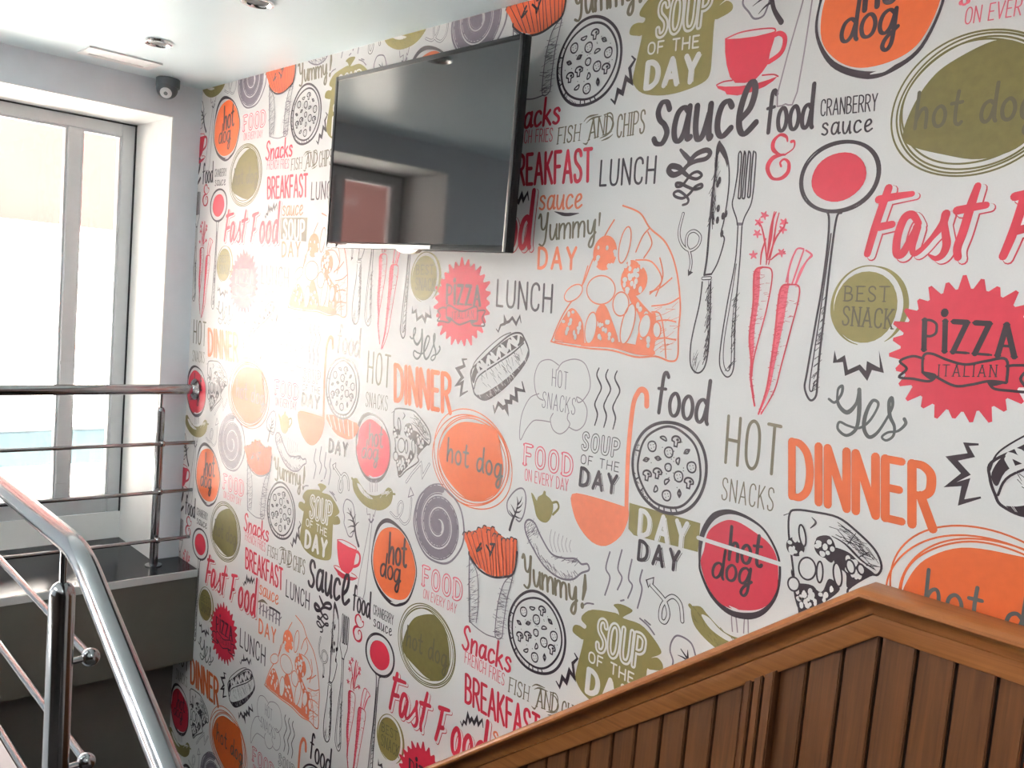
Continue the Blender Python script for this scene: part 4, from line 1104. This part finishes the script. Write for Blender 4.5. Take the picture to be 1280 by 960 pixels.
# ------------------------------------------------------------------ wooden wainscot along the stairs
def make_wainscot():
    t = thing('wainscot', 'brown wooden plank panelling with sloping cap rail along the papered wall', 'panelling', (2.97, -.02, 0))
    t.location = (0, 0, 0)
    XK, ZK, S = 2.97, 1.113, 0.752
    X0, X1 = 0.45, 3.236
    def top(x): return ZK - S * (XK - x) if x < XK else ZK
    # swept profile: (out from wall, down from the top line)
    def sweep(prof, x0, x1):
        bm = bmesh.new()
        rows = []
        nrm = Vector((-S, 1)).normalized()
        for x, kind in ((x0, 0), (XK, 1), (x1, 2)):
            row = []
            for o, dn in prof:
                if kind == 0: p = (x + S * dn / math.sqrt(1 + S * S) * 1.0, -o, top(x) - dn / math.sqrt(1 + S * S))
                elif kind == 1:
                    k = dn * math.tan(math.atan(S) / 2)
                    p = (x + k, -o, top(x) - dn)
                else: p = (x, -o, top(x) - dn)
                row.append(bm.verts.new(p))
            rows.append(row)
        n = len(prof)
        for a, b in zip(rows, rows[1:]):
            for i in range(n):
                bm.faces.new((a[i], a[(i + 1) % n], b[(i + 1) % n], b[i]))
        bm.faces.new(rows[0]); bm.faces.new(rows[-1][::-1])
        return bm
    cap = [(0.001, 0), (.058, 0), (.067, .0025), (.072, .008), (.072, .013), (.068, .0175), (.058, .0205), (.048, .0245), (.041, .030), (.037, .038), (.0355, .046), (.001, .046)]
    obj('cap_rail', sweep(cap, X0, X1), M_CAP, t, True)
    trim = [(0.001, .0462), (.030, .0462), (.033, .049), (.033, .079), (.030, .083), (.001, .083)]
    obj('trim_board', sweep(trim, X0, X1), M_CAP, t, True)
    def zt(x): return top(x) - (.078 if x >= XK else .078 * math.sqrt(1 + S * S)) - .001
    def zb(x):
        return -.0 if x > 2.62 else -1.16 + .752 * (x - 1.2) - .08
    # planks
    edges = [X0]
    g = [2.248, 2.314, 2.378, 2.442, 2.503, 2.567, 2.629, 2.691, 2.752, 2.819, 2.875, 2.938, 3.0, 3.063, 3.126, 3.189, X1]
    x = 2.248
    pre = []
    while x - .064 > X0 + .02:
        x -= .064; pre.append(x)
    edges += pre[::-1] + g
    for a, b in zip(edges, edges[1:]):
        if abs(a - 2.752) < 1e-6: continue
        gap = .0030
        xa, xb = a + gap, b - gap
        bm = bmesh.new()
        zs = min(zb(xa), zb(xb))
        pts = [(xa, zs), (xb, zs), (xb, zt(xb))]
        if xa < XK < xb: pts.append((XK, zt(XK)))
        pts.append((xa, zt(xa)))
        prism_xz(bm, pts, -.022, -.010)
        es = [e for e in bm.edges if abs(e.verts[0].co.y + .022) < 1e-5 and abs(e.verts[1].co.y + .022) < 1e-5 and abs(e.verts[0].co.x - e.verts[1].co.x) < 1e-5]
        bmesh.ops.bevel(bm, geom=es, offset=.0022, segments=2, affect='EDGES')
        obj('plank', bm, M_PLANK, t)
    for xa, xb, d in ((2.756, 2.771, .034), (2.778, 2.794, .038), (2.801, 2.821, .042)):
        bm = bmesh.new()
        prism_xz(bm, [(xa, zb(xa)), (xb, zb(xb)), (xb, zt(xb)), (xa, zt(xa))], -d, -.010)
        es = [e for e in bm.edges if e.verts[0].co.y < -d + 1e-5 and e.verts[1].co.y < -d + 1e-5 and abs(e.verts[0].co.x - e.verts[1].co.x) < 1e-5]
        bmesh.ops.bevel(bm, geom=es, offset=.0025, segments=2, affect='EDGES')
        obj('batten', bm, M_PLANK, t)
    bm = bmesh.new()
    prism_xz(bm, [(X0, zb(X0)), (X1 - .001, zb(X1)), (X1 - .001, ZK - .08), (XK, ZK - .08), (X0, zt(X0))], -.011, -.001)
    obj('backing_board', bm, M_GROOVE, t)
make_wainscot()

# ------------------------------------------------------------------ television
def make_tv():
    x0, x1, z0, z1, yf = 1.206, 2.036, 1.663, 2.174, -.100
    t = thing('television', 'black flat screen television mounted on the patterned wall below the ceiling', 'television', (1.62, -.05, z0))
    t.location = (0, 0, 0)
    bw = .013
    bm = boxes((x0, x1, yf + .004, yf + .026, z0, z1), bev=.003)
    obj('casing', bm, M_TVBODY, t, True)
    bm = bmesh.new()
    for q in ((x0, x0 + bw, z0, z1), (x1 - bw, x1, z0, z1), (x0 + bw, x1 - bw, z1 - bw, z1), (x0 + bw, x1 - bw, z0, z0 + .017)):
        box(bm, q[0], q[1], yf - .002, yf + .004, q[2], q[3], bev=.0015)
    obj('bezel', bm, M_TVBODY, t, True)
    obj('screen', boxes((x0 + bw, x1 - bw, yf, yf + .004, z0 + .017, z1 - bw)), M_SCREEN, t)
    obj('bezel_glint', boxes((1.333, 1.742, yf - .0045, yf - .0018, z0 + .003, z0 + .013), (1.228, 1.272, yf - .0045, yf - .0018, z0 + .001, z0 + .012), bev=.001), M_SILVER, t)  # pale strips stand for the window reflected in the glossy bezel
    bm = bmesh.new()
    prism_xz(bm, [(1.583, z0 + .001), (1.69, z0 + .001), (1.675, z0 - .007), (1.652, z0 - .011), (1.622, z0 - .011), (1.6, z0 - .007)], yf - .003, yf + .012)
    obj('logo_tab', bm, M_SILVER, t)
    obj('rear_shell', boxes((x0 + .12, x1 - .12, yf + .026, -.038, z0 + .06, z1 - .09), bev=.012), M_TVBODY, t, True)
    obj('wall_bracket', boxes((1.47, 1.77, -.038, -.0025, 1.80, 2.0), bev=.002), M_BLACK, t)
make_tv()

# ------------------------------------------------------------------ stainless railings
def clamp_post(t, x, y, z0, z1, r, zr, pin_top):
    bm = bmesh.new()
    lathe(bm, [(r, z0), (r, z1 - .004), (r * .93, z1 + .004), (r * .7, z1 + .012), (r * .35, z1 + .017), (0, z1 + .018)], (x, y, 0), (0, 0, 1))
    obj('post', bm, M_STEEL, t, True)
    bm = bmesh.new(); tube(bm, [(x, y, z1 + .012), (x, y, pin_top)], .0065, 12)
    obj('pin', bm, M_STEEL, t, True)
    bm = bmesh.new(); lathe(bm, [(0, z0), (r * 2.0, z0), (r * 2.0, z0 + .005), (r * 1.1, z0 + .009)], (x, y, 0), (0, 0, 1))
    obj('base_flange', bm, M_STEEL, t, True)

def window_railing():
    t = thing('window_railing', 'stainless steel guard rail standing on the ledge in front of the window', 'railing')
    X, ZT = .088, 1.074
    bm = bmesh.new(); tube(bm, [(X, -1.12, ZT), (X, -.008, ZT)], .0205)
    obj('handrail', bm, M_STEEL, t, True)
    bm = bmesh.new(); lathe(bm, [(0, .0015), (.044, .0015), (.044, .006), (.038, .011), (.028, .014), (.0225, .02), (.021, .022)], (X, 0, ZT), (0, -1, 0))
    obj('wall_flange', bm, M_STEEL, t, True)
    for y in (-.136,):
        clamp_post(t, X - .012, y, ZL, .985, .0165, (), ZT - .018)
    for zr in (.855, .656, .456):
        bm = bmesh.new(); tube(bm, [(X + .022, -1.1, zr + .004), (X + .022, -.004, zr)], .0075, 14)
        rod = obj('rod', bm, M_STEEL, t, True)
        bm = bmesh.new(); ball(bm, (X + .02, -.136, zr), .0135)
        tube(bm, [(X - .012, -.136, zr), (X + .02, -.136, zr)], .007, 12)
        obj('clamp', bm, M_STEEL, t, True)
window_railing()

def stair_railing():
    t = thing('stair_railing', 'stainless steel stair handrail with post and rods in the left foreground', 'railing')
    Y, ZT = -1.057, 1.0757
    pts = [(0.62, Y, ZT), (1.9, Y, ZT)]
    bx, bz, s = 2.107, ZT, .50
    # rounded bend into the sloping part
    for i in range(9):
        u = i / 8
        a = Vector((bx - .055, 0, bz)); b = Vector((bx, 0, bz)); c = Vector((bx + .055, 0, bz - .055 * s))
        p = a * (1 - u) ** 2 + b * 2 * u * (1 - u) + c * u * u
        pts.append((p.x, Y, p.z))
    pts += [(2.49, Y, bz - s * .383), (2.74, Y, bz - s * .633)]
    bm = bmesh.new(); tube(bm, pts, .0195, 24)
    obj('handrail', bm, M_STEEL, t, True)
    clamp_post(t, 2.022, Y, ZL, .980, .0215, (), ZT - .017)
    clamp_post(t, .72, Y, ZL, .980, .0215, (), ZT - .017)
    clamp_post(t, 2.68, Y, 0, .70, .0215, (), .77)
    for zr in (.845, .646, .450):
        bm = bmesh.new(); tube(bm, [(.66, Y + .055, zr + .004), (2.0, Y + .055, zr)], .0072, 14)
        obj('rod', bm, M_STEEL, t, True)
        for x in (2.011, .72):
            bm = bmesh.new(); ball(bm, (x, Y + .055, zr), .0165)
            tube(bm, [(x + .004, Y + .01, zr), (x, Y + .055, zr)], .0062, 12)
            obj('rod_holder', bm, M_STEEL, t, True)
stair_railing()

# ------------------------------------------------------------------ ceiling fittings
def downlight(x, y, label):
    t = thing('downlight', label, 'ceiling light', (x, y, ZC), 'round recessed ceiling spots')
    bm = bmesh.new(); lathe(bm, [(.030, -.001), (.034, -.0075), (.040, -.010), (.046, -.008), (.047, -.001)], (0, 0, 0), (0, 0, 1), 32)
    for f in list(bm.faces):
        if len(f.verts) > 4: bm.faces.remove(f)
    obj('ring', bm, M_CHROME, t, True)
    bm = bmesh.new(); lathe(bm, [(0, -.0015), (.031, -.0015), (.031, -.0045), (0, -.0055)], (0, 0, 0), (0, 0, 1), 28)
    obj('lamp', bm, M_BLACK, t, True)
downlight(.583, -.405, 'round chrome ceiling spot near the slim ceiling panel and corner camera')
downlight(1.296, -.41, 'round ceiling spot cut by the top edge of the photo above the television')

def hatch_panel():
    t = thing('ceiling_panel', 'slim white rectangular panel flush in the ceiling near the window', 'panel', (.22, -.4, ZC))
    x0, x1, y0, y1 = -.07, .07, -.125, .125
    bm = bmesh.new()
    w = .028
    for q in ((x0, x0 + w, y0, y1), (x1 - w, x1, y0, y1), (x0 + w, x1 - w, y0, y0 + w), (x0 + w, x1 - w, y1 - w, y1)):
        box(bm, q[0], q[1], q[2], q[3], -.006, -.0005)
    obj('frame', bm, M_WHITE, t)
    obj('cover', boxes((x0 + w + .002, x1 - w - .002, y0 + w + .002, y1 - w - .002, -.0035, -.0005)), M_WHITE, t)
hatch_panel()

def dome_camera():
    t = thing('security_camera', 'small dark grey dome camera hanging from the ceiling corner by the window', 'camera', (.062, -.165, ZC))
    bm = bmesh.new(); lathe(bm, [(.041, -.0005), (.0445, -.004), (.0445, -.030), (.043, -.036), (.0, -.036)], (0, 0, 0), (0, 0, 1), 36)
    obj('base', bm, M_DARKPL, t, True)
    c = Vector((.004, -.004, -.040)); r = .0405
    bm = bmesh.new(); lathe(bm, [(r * math.sin(PI * i / 14), -r * math.cos(PI * i / 14)) for i in range(15)], c, (0, 0, 1), 32)
    obj('ball', bm, M_DARKPL, t, True)
    d = Vector((.70, -.38, -.60)).normalized()
    bm = bmesh.new(); lathe(bm, [(0, r - .004), (.022, r - .004), (.022, r - .0075 + .004), (.016, r + .001), (0, r + .0015)], c, d, 28)
    lens = obj('lens_ring', bm, M_LENS, t, True)
    bm = bmesh.new(); lathe(bm, [(0, r + .001), (.0075, r + .001), (.0075, r + .0025), (0, r + .003)], c, d, 20)
    obj('lens', bm, mat('lens_glass', rgb(120, 125, 130), .1), lens, True)
dome_camera()

def fill_lamp(p, label):  # body for an added fill lamp, out of view
    t = thing('added_fill_lamp', label, 'lamp', (p[0], p[1], ZC))
    obj('housing', boxes((-.6, .6, -.3, .3, -.05, -.0005), bev=.004), M_WHITE, t)
    obj('diffuser', boxes((-.56, .56, -.26, .26, -.055, -.049)), M_DIFF, t)
fill_lamp(FILL_LAMPS[0], 'added unseen fill lamp above the landing')
fill_lamp(FILL_LAMPS[1], 'added unseen fill lamp behind the camera')
